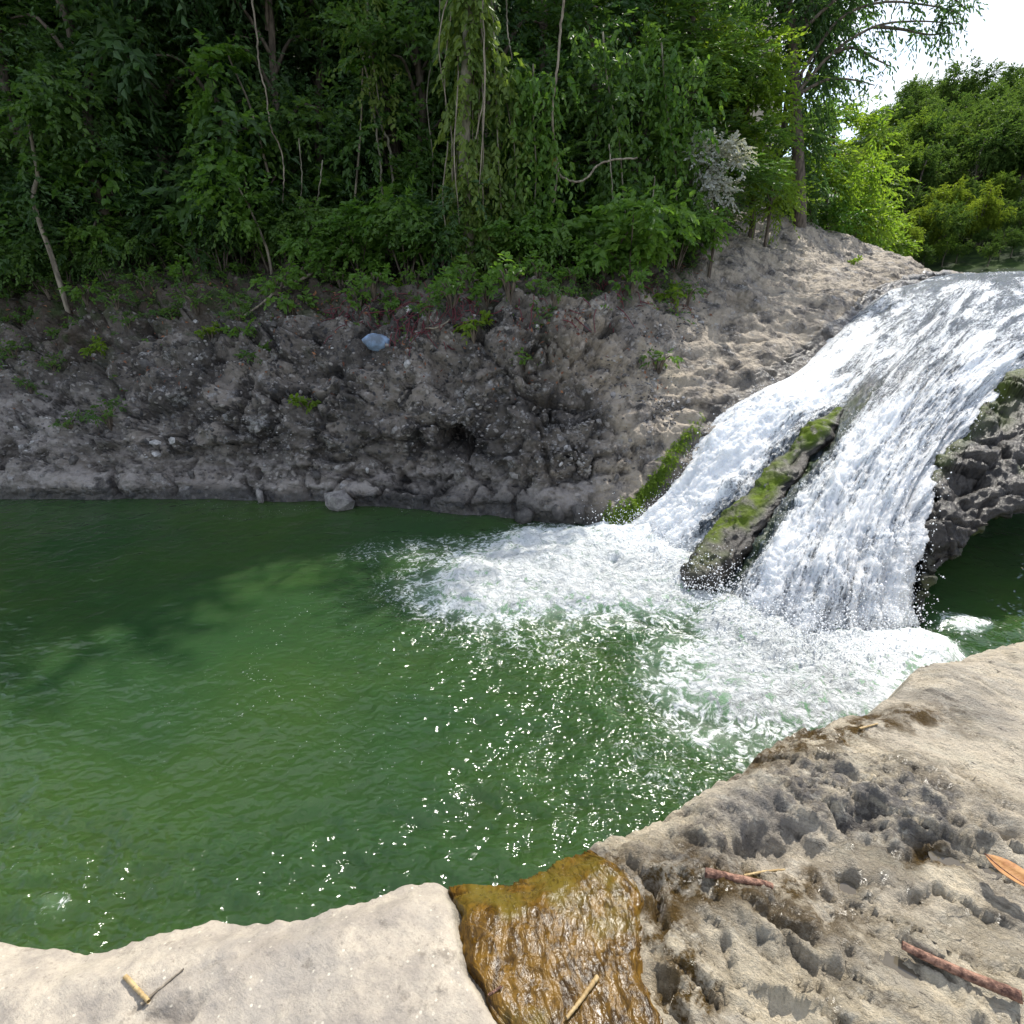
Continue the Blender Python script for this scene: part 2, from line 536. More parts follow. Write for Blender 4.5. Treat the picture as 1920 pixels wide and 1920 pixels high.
M = dict(
    cliff=m_cliff(), shelf=m_shelf(), wet=m_wetrock(), pool=m_pool(), fall=m_fall(), algae=m_algae(),
    leaf=leaf_mat('broad_leaf', (.036, .098, .020), (.140, .240, .044), .52),
    leaf_dark=leaf_mat('dark_leaf', (.026, .076, .024), (.098, .180, .050), .48),
    leaf_lime=leaf_mat('lime_leaf', (.10, .19, .018), (.22, .31, .035), .6),
    leaf_fresh=leaf_mat('fresh_leaf', (.052, .140, .018), (.165, .285, .044), .52),
    leaf_vine=leaf_mat('vine_leaf', (.075, .145, .024), (.22, .29, .06), .5),
    leaf_pale=leaf_mat('silver_leaf', (.30, .31, .28), (.55, .55, .52), .3),
    leaf_red=leaf_mat('red_stem', (.10, .020, .030), (.24, .055, .07), .3),
    leaf_dry=m_plain('dry_leaf', (.30, .13, .045), (.42, .22, .08), 40, .6),
    hill_leaf=leaf_mat('hill_leaf', (.028, .068, .018), (.115, .180, .038), .45, .04),
    hill_lime=leaf_mat('hill_lime_leaf', (.075, .125, .016), (.24, .31, .04), .55, .04),
    hill_mid=leaf_mat('hill_mid_leaf', (.055, .110, .018), (.16, .23, .034), .5, .04),
    bark=bark_mat('bark', (.06, .045, .032), (.17, .135, .10)),
    bark_pale=bark_mat('pale_bark', (.14, .115, .085), (.32, .27, .20)),
    bark_vine=bark_mat('vine_bark', (.13, .115, .08), (.30, .27, .20)),
    soil=m_plain('forest_soil', (.022, .018, .012), (.045, .045, .020), 3, .95),
    stone=m_plain('clast', (.12, .11, .105), (.30, .28, .26), 12, .75),
    stone_dark=m_plain('dark_clast', (.05, .046, .044), (.12, .11, .10), 12, .7),
    stone_white=m_plain('pale_clast', (.22, .21, .20), (.50, .48, .46), 22, .75),
    stone_blue=m_plain('blue_clast', (.12, .15, .19), (.27, .38, .55), 7, .6, .2),
    stick=m_plain('driftwood', (.075, .035, .025), (.34, .19, .13), 55, .75, 1.0),
    straw=m_plain('straw', (.30, .20, .085), (.46, .34, .17), 30, .6),
    river=m_plain('river_water', (.02, .035, .02), (.03, .05, .03), 3, .08, .5, .5),
    drop=m_plain('spray_drop', (.85, .87, .9), (.9, .92, .94), 5, .25, 0.0, .5),
    hill_ground=m_plain('hill_undergrowth', (.012, .024, .008), (.035, .060, .014), 1.5, .95, .8, .1),
    litter=m_plain('litter', (.13, .05, .035), (.30, .14, .07), 3, .7),
    puddle=m_plain('puddle_water', (.07, .058, .04), (.11, .095, .07), 3, .05, .12, .5),
    ground=m_plain('riverbed', (.05, .045, .035), (.10, .09, .07), .5, .95),
)

# ------------------------------------------------------------------ terrain: far bank of rock
def X3(px, py, Y): return at(px, py, Y)


def zbase(px, py, dz=0.0):
    return atz(px, py, dz)


st = []
# (pixel columns along the far shore; each row runs from under the water to the wooded top)
L = [
    (-420, 930, [(905, 6.0), (870, 6.15), (800, 6.6), (720, 7.2), (640, 7.9), (575, 8.6), (505, 9.6)]),
    (-150, 935, [(905, 5.95), (868, 6.1), (800, 6.5), (720, 7.1), (640, 7.8), (570, 8.5), (503, 9.5)]),
    (60, 935, [(905, 5.92), (866, 6.1), (800, 6.45), (720, 7.05), (640, 7.7), (560, 8.4), (500, 9.3)]),
    (230, 935, [(905, 5.9), (872, 6.05), (800, 6.3), (720, 6.75), (640, 7.3), (560, 8.0), (500, 8.9)]),
    (400, 937, [(908, 5.86), (878, 5.98), (800, 6.15), (720, 6.5), (640, 6.95), (560, 7.7), (500, 8.7)]),
    (560, 940, [(912, 5.8), (884, 5.92), (800, 6.08), (720, 6.4), (640, 6.8), (555, 7.4), (505, 8.5)]),
    (720, 950, [(925, 5.65), (898, 5.80), (810, 5.95), (720, 6.2), (630, 6.55), (555, 7.1), (515, 8.4)]),
    (880, 966, [(935, 5.45), (905, 5.62), (820, 5.80), (720, 6.05), (620, 6.35), (550, 6.9), (512, 8.2)]),
    (1020, 978, [(940, 5.27), (900, 5.42), (810, 5.65), (710, 5.95), (610, 6.3), (540, 6.9), (515, 8.0)]),
    (1110, 985, [(940, 5.24), (890, 5.38), (800, 5.68), (700, 6.05), (610, 6.5), (545, 7.1), (505, 8.2)]),
]
for px, by, rows in L:
    b = zbase(px, by)
    st.append([b + np.array([0, -.25, -.7]), b] + [X3(px, y, Y) for y, Y in rows])
# stations that climb beside the cascade
LR = [
    [(1165, 990, 5.06), (1180, 935, 5.2), (1190, 880, 5.45), (1200, 790, 5.85), (1215, 690, 6.35), (1230, 600, 7.0), (1240, 540, 7.8), (1240, 500, 8.8)],
    [(1230, 925, 5.3), (1240, 875, 5.5), (1250, 815, 5.8), (1270, 730, 6.25), (1285, 650, 6.8), (1300, 570, 7.6), (1300, 510, 8.6), (1300, 470, 9.6)],
    [(1295, 838, 5.65), (1305, 790, 5.9), (1315, 740, 6.2), (1330, 670, 6.7), (1340, 600, 7.4), (1350, 540, 8.3), (1350, 480, 9.5), (1350, 425, 10.8)],
    [(1405, 728, 6.35), (1405, 690, 6.6), (1405, 650, 6.95), (1405, 600, 7.5), (1410, 550, 8.3), (1410, 500, 9.3), (1410, 450, 10.4), (1410, 412, 11.6)],
    [(1495, 682, 6.95), (1490, 650, 7.2), (1490, 620, 7.55), (1490, 580, 8.1), (1490, 540, 8.9), (1490, 495, 9.9), (1490, 455, 10.9), (1490, 418, 12.0)],
    [(1575, 608, 7.8), (1575, 585, 8.1), (1575, 562, 8.5), (1575, 540, 9.0), (1575, 515, 9.8), (1575, 490, 10.6), (1575, 462, 11.5), (1570, 438, 12.4)],
    [(1655, 543, 9.3), (1660, 535, 9.6), (1665, 527, 9.95), (1670, 518, 10.4), (1675, 508, 10.9), (1678, 498, 11.5), (1680, 488, 12.2), (1680, 477, 13)],
    [(1755, 517, 11.0), (1757, 516, 11.2), (1760, 515, 11.5), (1762, 514, 11.8), (1764, 513, 12.2), (1765, 513, 12.6), (1765, 513, 13.1), (1765, 513, 13.6)],
    [(1860, 520, 12.5), (1860, 519, 12.7), (1860, 519, 12.9), (1860, 518, 13.1), (1860, 518, 13.4), (1860, 518, 13.7), (1860, 518, 14), (1860, 518, 14.4)],
]
for k, rows in enumerate(LR):
    pts = [X3(*r) for r in rows]
    b = pts[0]
    st.append([b + np.array([.35, -.3, -.45])] + pts)
C = np.array(st)
# two more rows run back under the trees
back1 = C[:, -1] + np.array([0, 1.6, .25]); back2 = C[:, -1] + np.array([0, 4.5, .3])
back1[-4:, 2] -= np.array([.3, .5, .35, .35]); back2[-4:, 2] -= np.array([1.2, 1.2, 1.0, .9])
C = np.concatenate([C, back1[:, None], back2[:, None]], 1)
NU, NV = 640, 250
G = loft(C, NU, NV)
N = normals(G)
N *= np.where((N @ np.array([0, -1, .6]))[..., None] < 0, -1, 1)
vrow = np.linspace(0, C.shape[1] - 1, NV)[None, :].repeat(NU, 0)
ustn = np.linspace(0, C.shape[0] - 1, NU)[:, None].repeat(NV, 1)
rightness = smooth01(ustn, 8.5, 12.0)
# face only: keep amplitude lower at water line and on the sloping slabs
amp = (1 - .45 * rightness) * smooth01(vrow, .4, 1.6)
d = .13 * fbm(G * 1.1, 4) * amp
wq = .30 * np.stack([perlin(G * 3 + 1), perlin(G * 3 + 31), perlin(G * 3 + 61)], -1)
up_ = smooth01(vrow, 2.2, 3.2)
face = (1 - rightness)
fa, ja = facets(G * np.array([2.3, 2.3, 3.4]) + wq)
fb_, jb = facets(G * np.array([6, 6, 9.]) + wq * 1.5)
fc, jc = facets(G * np.array([15, 15, 19.]) + wq * 2)
patch = smooth01(fbm(G * 1.6 + 14, 3), -.25, .35)
d += amp * up_ * (face + .12) * (.125 * fa - .075 * ja * (.3 + patch))
d += amp * up_ * (face + .12) * (.3 + .7 * patch) * (.055 * fb_ - .035 * jb)
d += amp * smooth01(vrow, 1.6, 2.6) * (face + .08) * (.35 + .65 * smooth01(fbm(G * 2.3 + 44, 3), -.2, .3)) * .020 * fc
d += .020 * fbm(G * 14, 4) * amp * (1 - .65 * rightness)
tq = fbm(G * np.array([2.0, 2.0, 3.2]) + wq + 51, 5, .55)
d += amp * up_ * (face + .2) * (.060 * terrace(tq, 4, .6) + .02 * tq)
d -= amp * smooth01(vrow, 2.0, 3.0) * (face + .3) * .05 * smooth01(fbm(G * np.array([5, 5, 7.]) + 81, 4), .22, .45)
# sloping slabs beside the cascade: bedding steps and water-worn scallops
bed = fbm(G * np.array([1.0, 1.3, 3.2]) + 3, 4)
d += rightness * .075 * bed * smooth01(vrow, .4, 2)
d += rightness * .035 * (np.abs((bed * 3.2) % 1 - .5) - .25)
d += rightness * .05 * terrace(fbm(G * np.array([.9, 1.6, 4.0]) + 90, 4), 4, .75) * smooth01(vrow, .4, 2)
scal = fbm(G * np.array([2.6, 5.5, 7]) + 9, 3)
d -= rightness * .045 * smooth01(scal, .2, .6)
# joints across the low ledge
ledge = smooth01(vrow, .9, 1.3) * (1 - smooth01(vrow, 2.9, 3.4)) * (1 - rightness)
for px0 in (205, 232, 312, 470, 590, 648, 742, 830, 905, 980):
    j = G[..., 0] + .12 * np.sin(G[..., 2] * 9 + px0) - at(px0, 910, 5.9)[0] - .25 * (G[..., 2] - .2)
    d -= ledge * .10 * np.exp(-(j / .022) ** 2)
d += ledge * .05 * perlin(np.stack([G[..., 0] * 1.7, G[..., 1] * 0, G[..., 2] * .5], -1))
strat = np.exp(-((vrow - 3.05 + .1 * perlin(G * 2)) / .09) ** 2)
d -= .09 * strat * (1 - rightness) * smooth01(perlin(G * 1.1 + 4), -.3, .2)
# hollows
for px, py, Y, rad, dep in ((475, 888, 5.9, .07, .18), (690, 822, 5.95, .07, .12), (1000, 800, 5.7, .06, .12), (1390, 565, 8.0, .22, .22),
                            (990, 640, 6.2, .10, .16), (5, 845, 6.3, .16, .35), (1115, 640, 6.2, .08, .12), (1370, 690, 6.7, .10, .10), (560, 880, 5.95, .05, .1)):
    q = at(px, py, Y)
    rr = np.linalg.norm((G - q) * np.array([1, .55, 1.25]), axis=-1)
    d -= dep * np.exp(-((rr / rad) * (1 + .35 * perlin(G * 7))) ** 6)
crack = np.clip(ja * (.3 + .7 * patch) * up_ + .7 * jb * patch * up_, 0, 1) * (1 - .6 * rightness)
G2 = G + N * d[..., None]
# the round hollow low in the face is eaten straight back into the rock
q = at(852, 836, 5.70)
rr = np.sqrt(((G[..., 0] - q[0]) / .20) ** 2 + ((G[..., 2] - q[2]) / .145) ** 2) * (1 + .3 * perlin(G * 6))
G2 = G2 + (np.exp(-rr ** 7) * smooth01(-np.abs(G[..., 1] - q[1]), -1.0, -.6))[..., None] * np.array([.10, .75, .06])
tan = np.clip(smooth01(ustn, 7.2, 9.5) * smooth01(fbm(G * .9 + 3, 3), -.35, .35) + rightness * .8, 0, 1)
soil = (smooth01(vrow, 6.2, 7.6) * (1 - smooth01(ustn, 10.5, 12))) + (smooth01(vrow, 4.6, 7.0) * (1 - smooth01(ustn, 2.2, 4.5)) * .8)
soil = np.clip(soil + .5 * smooth01(fbm(G * 1.3 + 8, 3), .15, .6) * smooth01(vrow, 4.5, 6.5) * (1 - rightness), 0, 1)
wet = (1 - smooth01(G2[..., 2] + .05 * perlin(G * 5), .05, .16)) + .9 * (1 - smooth01(ustn, 20, 21)) * smooth01(ustn, 5.5, 7) * (1 - smooth01(G2[..., 2] + .12 * perlin(G * 2.2), .08, .36))
edge = smooth01(ustn, 9.6, 10.6) * (1 - smooth01(vrow + .35 * perlin(G * 3), 1.3, 2.0))
wet = np.clip(wet + edge * .9, 0, 1)
pale = np.clip(smooth01(G2[..., 2] + .04 * perlin(G * 4), .10, .20) * (1 - smooth01(G2[..., 2] + .10 * perlin(G * 2), .30, .50)) * (1 - smooth01(ustn, 9, 10)) + .8 * (1 - smooth01(ustn, 2.4, 3.6)) * smooth01(G2[..., 2], .4, .5) * (1 - smooth01(G2[..., 2], .85, 1.2)), 0, 1)
GC = G2                                    # kept for seating stones and plants
GN = normals(G2); GN *= np.where((GN @ np.array([0, -1, .6]))[..., None] < 0, -1, 1)
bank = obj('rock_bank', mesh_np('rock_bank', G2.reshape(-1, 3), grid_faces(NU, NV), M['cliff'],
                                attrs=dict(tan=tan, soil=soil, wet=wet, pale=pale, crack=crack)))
tag(bank, kind='structure')


def on_bank(px, py):
    """nearest point of the built bank along the sight line through a photo point"""
    dv = ray(px, py); dv = dv / np.linalg.norm(dv)
    v = GC.reshape(-1, 3)[::1] - np.array([0, 0, CAM_H])
    al = v @ dv
    off = np.linalg.norm(v - al[:, None] * dv, axis=1)
    k = np.argmin(off + .02 * al + np.where(vrow.ravel() < .8, 9, 0))
    return GC.reshape(-1, 3)[k], GN.reshape(-1, 3)[k]


# ------------------------------------------------------------------ ground, river, wooded slopes
gx = np.array([[-400, -400, -1.2], [400, -400, -1.2], [400, 400, -1.2], [-400, 400, -1.2]])
tag(obj('ground', mesh_np('ground', gx, np.array([[0, 1, 2, 3]]), M['ground'])), kind='structure')


def bank_edge(Y): return np.where(Y < 13, 5.4 + (Y - 9) * .35, 6.8 + (Y - 13) * .42)


def slope_z(X, Y):
    up = smooth01(Y, 8.6, 11) * .5 + np.maximum(Y - 9.5, 0) * .50
    z = 2.15 + up
    z = np.minimum(z, 9.0 + .12 * Y)
    e = smooth01(bank_edge(Y) - X, -.2, 3.2)
    n = .25 * fbm(np.stack([X * .5, Y * .5, 0 * X], -1), 3)
    return 1.4 + (z - 1.4) * e + n * e


xs, ys = np.linspace(-42, 26, 170), np.linspace(8.9, 46, 95)
XX, YY = np.meshgrid(xs, ys, indexing='ij')
ZZ = slope_z(XX, YY) - .12
tag(obj('forest_slope', mesh_np('forest_slope', np.stack([XX, YY, ZZ], -1).reshape(-1, 3), grid_faces(170, 95), M['soil'])), kind='structure')


def hill_z(X, Y):
    dd = (Y - 31) * .8 + (X - .62 * Y) * .55
    z = 2.0 + 8.4 * smooth01(dd, -1, 30) + .15 * np.maximum(dd, 0)
    return z + 1.4 * fbm(np.stack([X * .06, Y * .06, 0 * X], -1), 3) * smooth01(dd, 0, 8)


xs, ys = np.linspace(13, 130, 120), np.linspace(19, 130, 110)
XX, YY = np.meshgrid(xs, ys, indexing='ij')
tag(obj('hill', mesh_np('hill', np.stack([XX, YY, hill_z(XX, YY) - .3], -1).reshape(-1, 3), grid_faces(120, 110), M['hill_ground'])), kind='structure')

xs, ys = np.linspace(4.5, 60, 140), np.linspace(10.6, 45, 90)
XX, YY = np.meshgrid(xs, ys, indexing='ij')
ZZ = 2.215 + .012 * fbm(np.stack([XX * 1.5, YY * 1.5, 0 * XX], -1), 3)
tag(obj('river', mesh_np('river', np.stack([XX, YY, ZZ], -1).reshape(-1, 3), grid_faces(140, 90), M['river'])), kind='structure')

# ------------------------------------------------------------------ the cascade
FA = [(1165, 990, 5.1), (1228, 925, 5.3), (1292, 840, 5.62), (1345, 772, 5.98), (1400, 732, 6.32), (1492, 685, 6.92), (1570, 610, 7.75), (1652, 545, 9.25), (1752, 518, 11.0)]
FB = [(1270, 1050, 4.4), (1350, 960, 4.7), (1430, 870, 5.1), (1510, 790, 5.55), (1570, 740, 5.9), (1660, 660, 6.5), (1730, 590, 7.4), (1800, 530, 9.0), (1830, 514, 11)]
FC = [(1400, 1150, 3.56), (1450, 1040, 3.85), (1500, 940, 4.3), (1570, 840, 4.8), (1640, 750, 5.4), (1730, 660, 6.1), (1800, 590, 7.1), (1860, 530, 8.8), (1890, 511, 11)]
FD = [(1570, 1195, 3.27), (1600, 1060, 3.65), (1640, 930, 4.15), (1700, 820, 4.75), (1770, 720, 5.35), (1850, 640, 6.0), (1930, 580, 7.0), (1990, 530, 8.7), (2020, 509, 11)]
FE = [(1712, 1178, 3.43), (1722, 1060, 3.72), (1738, 960, 4.05), (1800, 822, 4.78), (1880, 728, 5.38), (1960, 665, 5.88), (2060, 600, 6.65), (2130, 540, 8.3), (2170, 509, 11)]
FF = [(1765, 1178, 3.6), (1772, 1060, 3.9), (1790, 960, 4.25), (1850, 822, 4.95), (1930, 740, 5.5), (2020, 680, 6.0), (2120, 610, 6.7), (2200, 545, 8.4), (2260, 509, 11)]
fl = []
for k, ln in enumerate((FA, FB, FC, FD, FE, FF)):
    p = [at(*q) for q in ln]
    b = p[0].copy(); b[2] = -.35; b += np.array([-.12, -.12, 0])
    e = p[-1] + np.array([1.2, 1.6, -.03])
    if k == 5:
        p = [q + np.array([0, 0, -.28]) for q in p]; b[2] -= .2
    fl.append([b] + p + [e])
FC_ = np.array(fl)
NA, NB = 420, 460
S = loft(FC_, NA, NB)
SN = normals(S)
SN *= np.where(SN[..., 2:3] < 0, -1, 1)
us = np.linspace(0, 5, NA)[:, None].repeat(NB, 1)
vs = np.linspace(0, FC_.shape[1] - 1, NB)[None, :].repeat(NA, 0)
acr, alo = us * 1.05, np.cumsum(np.concatenate([np.zeros((NA, 1)), np.linalg.norm(np.diff(S, axis=1), axis=-1)], 1), 1)
low = 1 - smooth01(vs, 3.2, 6.5)            # 1 on the steep lower face
ff = np.stack([acr * 2.4, alo * .75, 0 * acr], -1)
warp = .35 * perlin(ff * 1.3 + 5)[..., None]
wS = .12 * np.stack([perlin(S * 3), perlin(S * 3 + 9), perlin(S * 3 + 19)], -1)
dd = (.035 + .045 * low) * fbm(ff * 1.2 + warp, 4)
dd += (.010 + .018 * low) * fbm(np.stack([acr * 7, alo * 1.5, 0 * acr], -1) + warp, 4, .55)
dd += (.008 + .016 * low) * fbm(np.stack([acr * 16, alo * 5, 0 * acr], -1) + 2 * warp, 4, .6)
dd += (.004 + .014 * low) * fbm((S + wS) * 20, 4, .65)
dd += .06 * low * smooth01(fbm(np.stack([acr * 3, alo * 1.6, 0 * acr], -1) + 2, 3), .0, .6)
ribd = poly_dist(np.stack([us, vs], -1), [(1.35, .6), (1.5, 2.5), (1.55, 4.3), (1.5, 5.4)])
under = np.exp(-(ribd / .33) ** 2) * (1 - smooth01(vs, 5.0, 5.6))
dd -= .12 * under
# thin at both banks
eL = smooth01(us, 0, .22); eR = 1 - smooth01(us, 3.95, 4.5)
dd = dd * (.3 + .7 * eL * eR) - .07 * (1 - eL) - .22 * (1 - eR)
S2 = S + SN * dd[..., None]
foam = .56 + .16 * low + .20 * np.exp(-((us - .55) / .5) ** 2) * (1 - smooth01(vs, 5.2, 7)) - .75 * under - .35 * (1 - eR)
foam += .18 * smooth01(fbm(ff * .8 + 7, 3), -.2, .4) - .06
foam -= .28 * np.exp(-((us - 1.05) / .22) ** 2) * smooth01(vs, 1.2, 2.2) * (1 - smooth01(vs, 4.2, 5.4))
foam -= .20 * smooth01(vs, 7.2, 8.6)
foam -= .25 * smooth01(perlin(ff * .9 + 21), .1, .5) * (1 - low)
fall = obj('waterfall', mesh_np('waterfall', S2.reshape(-1, 3), grid_faces(NA, NB), M['fall'], attrs=dict(foam=np.clip(foam, 0, 1.2), moss=np.clip(under + (1 - eR), 0, 1)),
                                uv=np.stack([acr, alo], -1).reshape(-1, 2)))
tag(fall, kind='structure')

# mossy rib that splits the cascade
def ridge_rock(name, spine, wid, hei, mat, seed=0, nu=120, nv=72, moss=None, rough=1.0):
    C_ = crom(spine, nu)
    W_, H_ = crom(np.array(wid)[:, None], nu)[:, 0], crom(np.array(hei)[:, None], nu)[:, 0]
    T = np.gradient(C_, axis=0); T /= np.linalg.norm(T, axis=1, keepdims=True)
    side = np.cross(T, [0, 0, 1.]); side /= np.linalg.norm(side, axis=1, keepdims=True)
    up = np.cross(side, T)
    a = np.linspace(0, 2 * np.pi, nv, endpoint=False)
    P = C_[:, None] + (np.sign(np.cos(a)) * np.abs(np.cos(a)) ** .8)[None, :, None] * W_[:, None, None] * side[:, None] + np.sin(a)[None, :, None] * H_[:, None, None] * up[:, None]
    Nn = P - C_[:, None]; Nn /= np.linalg.norm(Nn, axis=-1, keepdims=True) + 1e-9
    q = P + seed
    fa_, ja_ = facets(q * 4.5 + .3 * perlin(q * 4)[..., None])
    e = rough * (.07 * fbm(q * 2.6, 4) + .018 * fa_ + .018 * terrace(fbm(q * 6, 4), 3, .55) + .014 * fbm(q * 20, 4))
    P = P + Nn * e[..., None] * np.minimum(1, W_ / .1)[:, None, None]
    i = np.arange(nu * nv).reshape(nu, nv); j = np.roll(i, -1, 1)
    F_ = np.stack([i[:-1].ravel(), i[1:].ravel(), j[1:].ravel(), j[:-1].ravel()], 1)
    ms = moss(P, a[None, :].repeat(nu, 0)) if moss else np.zeros(P.shape[:2])
    return mesh_np(name, P.reshape(-1, 3), F_, mat, attrs=dict(moss=ms))


sp = [at(1575, 768, 5.55), at(1530, 815, 5.25), at(1470, 890, 4.85), at(1400, 975, 4.45), at(1345, 1045, 4.12), at(1305, 1085, 3.98), at(1290, 1115, 3.95)]
rib = obj('mossy_rock', ridge_rock('mossy_rock', sp, [.03, .12, .16, .19, .20, .17, .04], [.02, .05, .065, .09, .13, .16, .05], M['wet'], 3, 170, 96,
          moss=lambda P, a: np.clip(-.25 + 1.3 * np.sin(a) + .9 * np.cos(a), 0, 1) * smooth01(P[..., 2], .12, .4) * smooth01(fbm(P * 2.4, 3), -.6, .05)))
tag(rib, 'long wet rock rib with green moss splitting the waterfall in two', 'rock')

# ------------------------------------------------------------------ outcrop right of the cascade, hollow underneath
OC = [
    [(1728, 985, 4.1), (1722, 1035, 3.88), (1719, 1080, 3.70), (1718, 1125, 3.54), (1722, 1158, 3.44)],
    [(1760, 870, 4.55), (1750, 930, 4.18), (1746, 990, 3.92), (1746, 1045, 3.72), (1752, 1088, 3.60)],
    [(1818, 785, 5.0), (1808, 850, 4.55), (1800, 920, 4.18), (1796, 985, 3.92), (1800, 1034, 3.76)],
    [(1885, 720, 5.45), (1872, 800, 4.85), (1862, 872, 4.42), (1857, 935, 4.10), (1858, 984, 3.92)],
    [(1960, 660, 5.9), (1948, 750, 5.15), (1938, 830, 4.65), (1928, 890, 4.30), (1925, 934, 4.08)],
    [(2065, 592, 6.6), (2060, 700, 5.5), (2060, 790, 4.85), (2050, 850, 4.45), (2040, 892, 4.2)],
    [(2210, 545, 7.6), (2210, 660, 6.0), (2210, 760, 5.1), (2200, 830, 4.6), (2190, 870, 4.3)],
]
oc = []
for k, rows in enumerate(OC):
    p = [at(*q) for q in rows]
    lip = p[-1]
    n1 = p[0] + np.array([.35, .5, -.4])
    u1 = lip + np.array([.02, .10, -.10]); u2 = lip + np.array([.12, .55, -.06 - .1 * (k < 2)]); u3 = lip + np.array([.3, 1.1, -.5])
    u2[2] = max(u2[2], .12); u3[2] = min(u3[2], .1)
    u4 = lip + np.array([.32, 1.15, 0]); u4[2] = -.5
    if k == 0:
        u1 = lip + np.array([.06, .03, -.08]); u2 = lip + np.array([.12, .15, -.15]); u3 = lip + np.array([.15, .3, -.3]); u4 = lip + np.array([.2, .4, -.6])
    oc.append([n1] + p + [u1, u2, u3, u4])
OCA = np.array(oc)
O = loft(OCA, 200, 180)
ON = normals(O); ov = np.linspace(0, OCA.shape[1] - 1, 180)[None].repeat(200, 0)
flip = np.sign((ON[100, 50] @ np.array([0, -1, 1.])))
ON *= flip
fo, jo = facets(O * np.array([3.5, 3.5, 6]) + .4 * perlin(O * 3)[..., None])
od = .08 * fbm(O * 2.4 + 4, 4) + .04 * terrace(fbm(O * np.array([4, 4, 7]) + 7, 5), 4, .6) * smooth01(ov, .5, 2)
od += .022 * fbm(O * 14, 4) + .05 * fo - .03 * jo + .04
O2 = O + ON * (od - .04)[..., None]
omoss = np.clip(.9 * (1 - smooth01(ov, 1.0, 2.3)) + .8 * smooth01(fbm(O * 2 + 11, 2), .1, .5), 0, 1) * .6
out = obj('rock_outcrop', mesh_np('rock_outcrop', O2.reshape(-1, 3), grid_faces(200, 180), M['wet'], attrs=dict(moss=omoss)))
tag(out, 'dark wet rock ledge with a hollow underneath, right of the waterfall', 'rock')

# ------------------------------------------------------------------ pool
def wblob(px, py, rx, ry):
    c = atz(px, py)
    a = atz(px + rx, py) - c
    b = atz(px, py - ry) - atz(px, py + ry)
    return c[:2], abs(a[0]), abs(b[1]) / 2


def field(P, blobs):
    f = np.zeros(P.shape[:-1])
    for px, py, rx, ry, s in blobs:
        c, ax, ay = wblob(px, py, rx, ry)
        r = np.sqrt(((P[..., 0] - c[0]) / ax) ** 2 + ((P[..., 1] - c[1]) / ay) ** 2)
        f = np.maximum(f, s * np.exp(-r ** 3.2))
    return f


xs = np.linspace(-11.5, 5.6, 640)
ys = .35 + 7.0 * np.linspace(0, 1, 360) ** 1.12
XX, YY = np.meshgrid(xs, ys, indexing='ij')
P2 = np.stack([XX, YY], -1)
wp = P2 + .10 * np.stack([perlin(np.stack([XX * 2.2, YY * 2.2, 0 * XX], -1)), perlin(np.stack([XX * 2.2, YY * 2.2, 0 * XX + 7], -1))], -1) \
    + .28 * np.stack([perlin(np.stack([XX * .9, YY * .9, 0 * XX + 3], -1)), perlin(np.stack([XX * .9, YY * .9, 0 * XX + 9], -1))], -1)
foamD = field(wp, [(1110, 1060, 240, 85, .98), (950, 1090, 200, 75, .74), (1215, 1005, 110, 55, 1.1), (850, 1120, 120, 60, .32), (1080, 1150, 220, 70, .30), (820, 1030, 180, 40, .24),
                   (1540, 1235, 230, 75, 1.0), (1400, 1160, 120, 60, .80), (1480, 1300, 230, 85, .68), (1600, 1310, 170, 70, .76), (1330, 1250, 140, 110, .34), (1400, 1370, 160, 90, .36),
                   (1660, 1220, 120, 60, .8), (1300, 1130, 90, 50, .40), (1800, 1160, 90, 25, .45), (170, 1690, 50, 30, .26), (1000, 1180, 260, 70, .20), (1250, 1420, 180, 120, .16)])
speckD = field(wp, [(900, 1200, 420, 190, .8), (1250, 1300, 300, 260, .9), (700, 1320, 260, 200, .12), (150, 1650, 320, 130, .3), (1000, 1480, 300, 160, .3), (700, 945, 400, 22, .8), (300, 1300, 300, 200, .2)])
chop = np.clip(.16 + field(wp, [(1350, 1330, 420, 330, .95), (1080, 1500, 330, 170, .85), (200, 1640, 420, 180, .75), (650, 1640, 300, 130, .7), (1050, 1120, 380, 160, .8), (950, 1240, 330, 160, .45)]), 0, 1)
fineD = field(wp, [(1380, 1330, 330, 230, 1.0), (1150, 1480, 230, 130, .7), (1000, 1210, 260, 110, .5), (300, 1640, 500, 120, .4)])
ZZ = .014 * fbm(np.stack([XX * 1.1, YY * 1.6, 0 * XX], -1), 3)
ZZ += .030 * chop * fbm(np.stack([XX * 2.6, YY * 3.2, 0 * XX + 5], -1), 4)
ZZ += .016 * chop * fbm(np.stack([XX * 8, YY * 9.5, 0 * XX + 2], -1), 3)
ZZ += smooth01(foamD, .35, .9) * (.03 + .055 * fbm(np.stack([XX * 4, YY * 4, 0 * XX], -1), 4) + .022 * fbm(np.stack([XX * 14, YY * 14, 0 * XX], -1), 3)) + .05 * smooth01(foamD, .2, .7)
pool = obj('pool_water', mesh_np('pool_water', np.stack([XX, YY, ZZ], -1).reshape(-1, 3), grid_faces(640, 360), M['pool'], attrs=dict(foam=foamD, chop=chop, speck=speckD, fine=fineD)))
tag(pool, kind='structure')

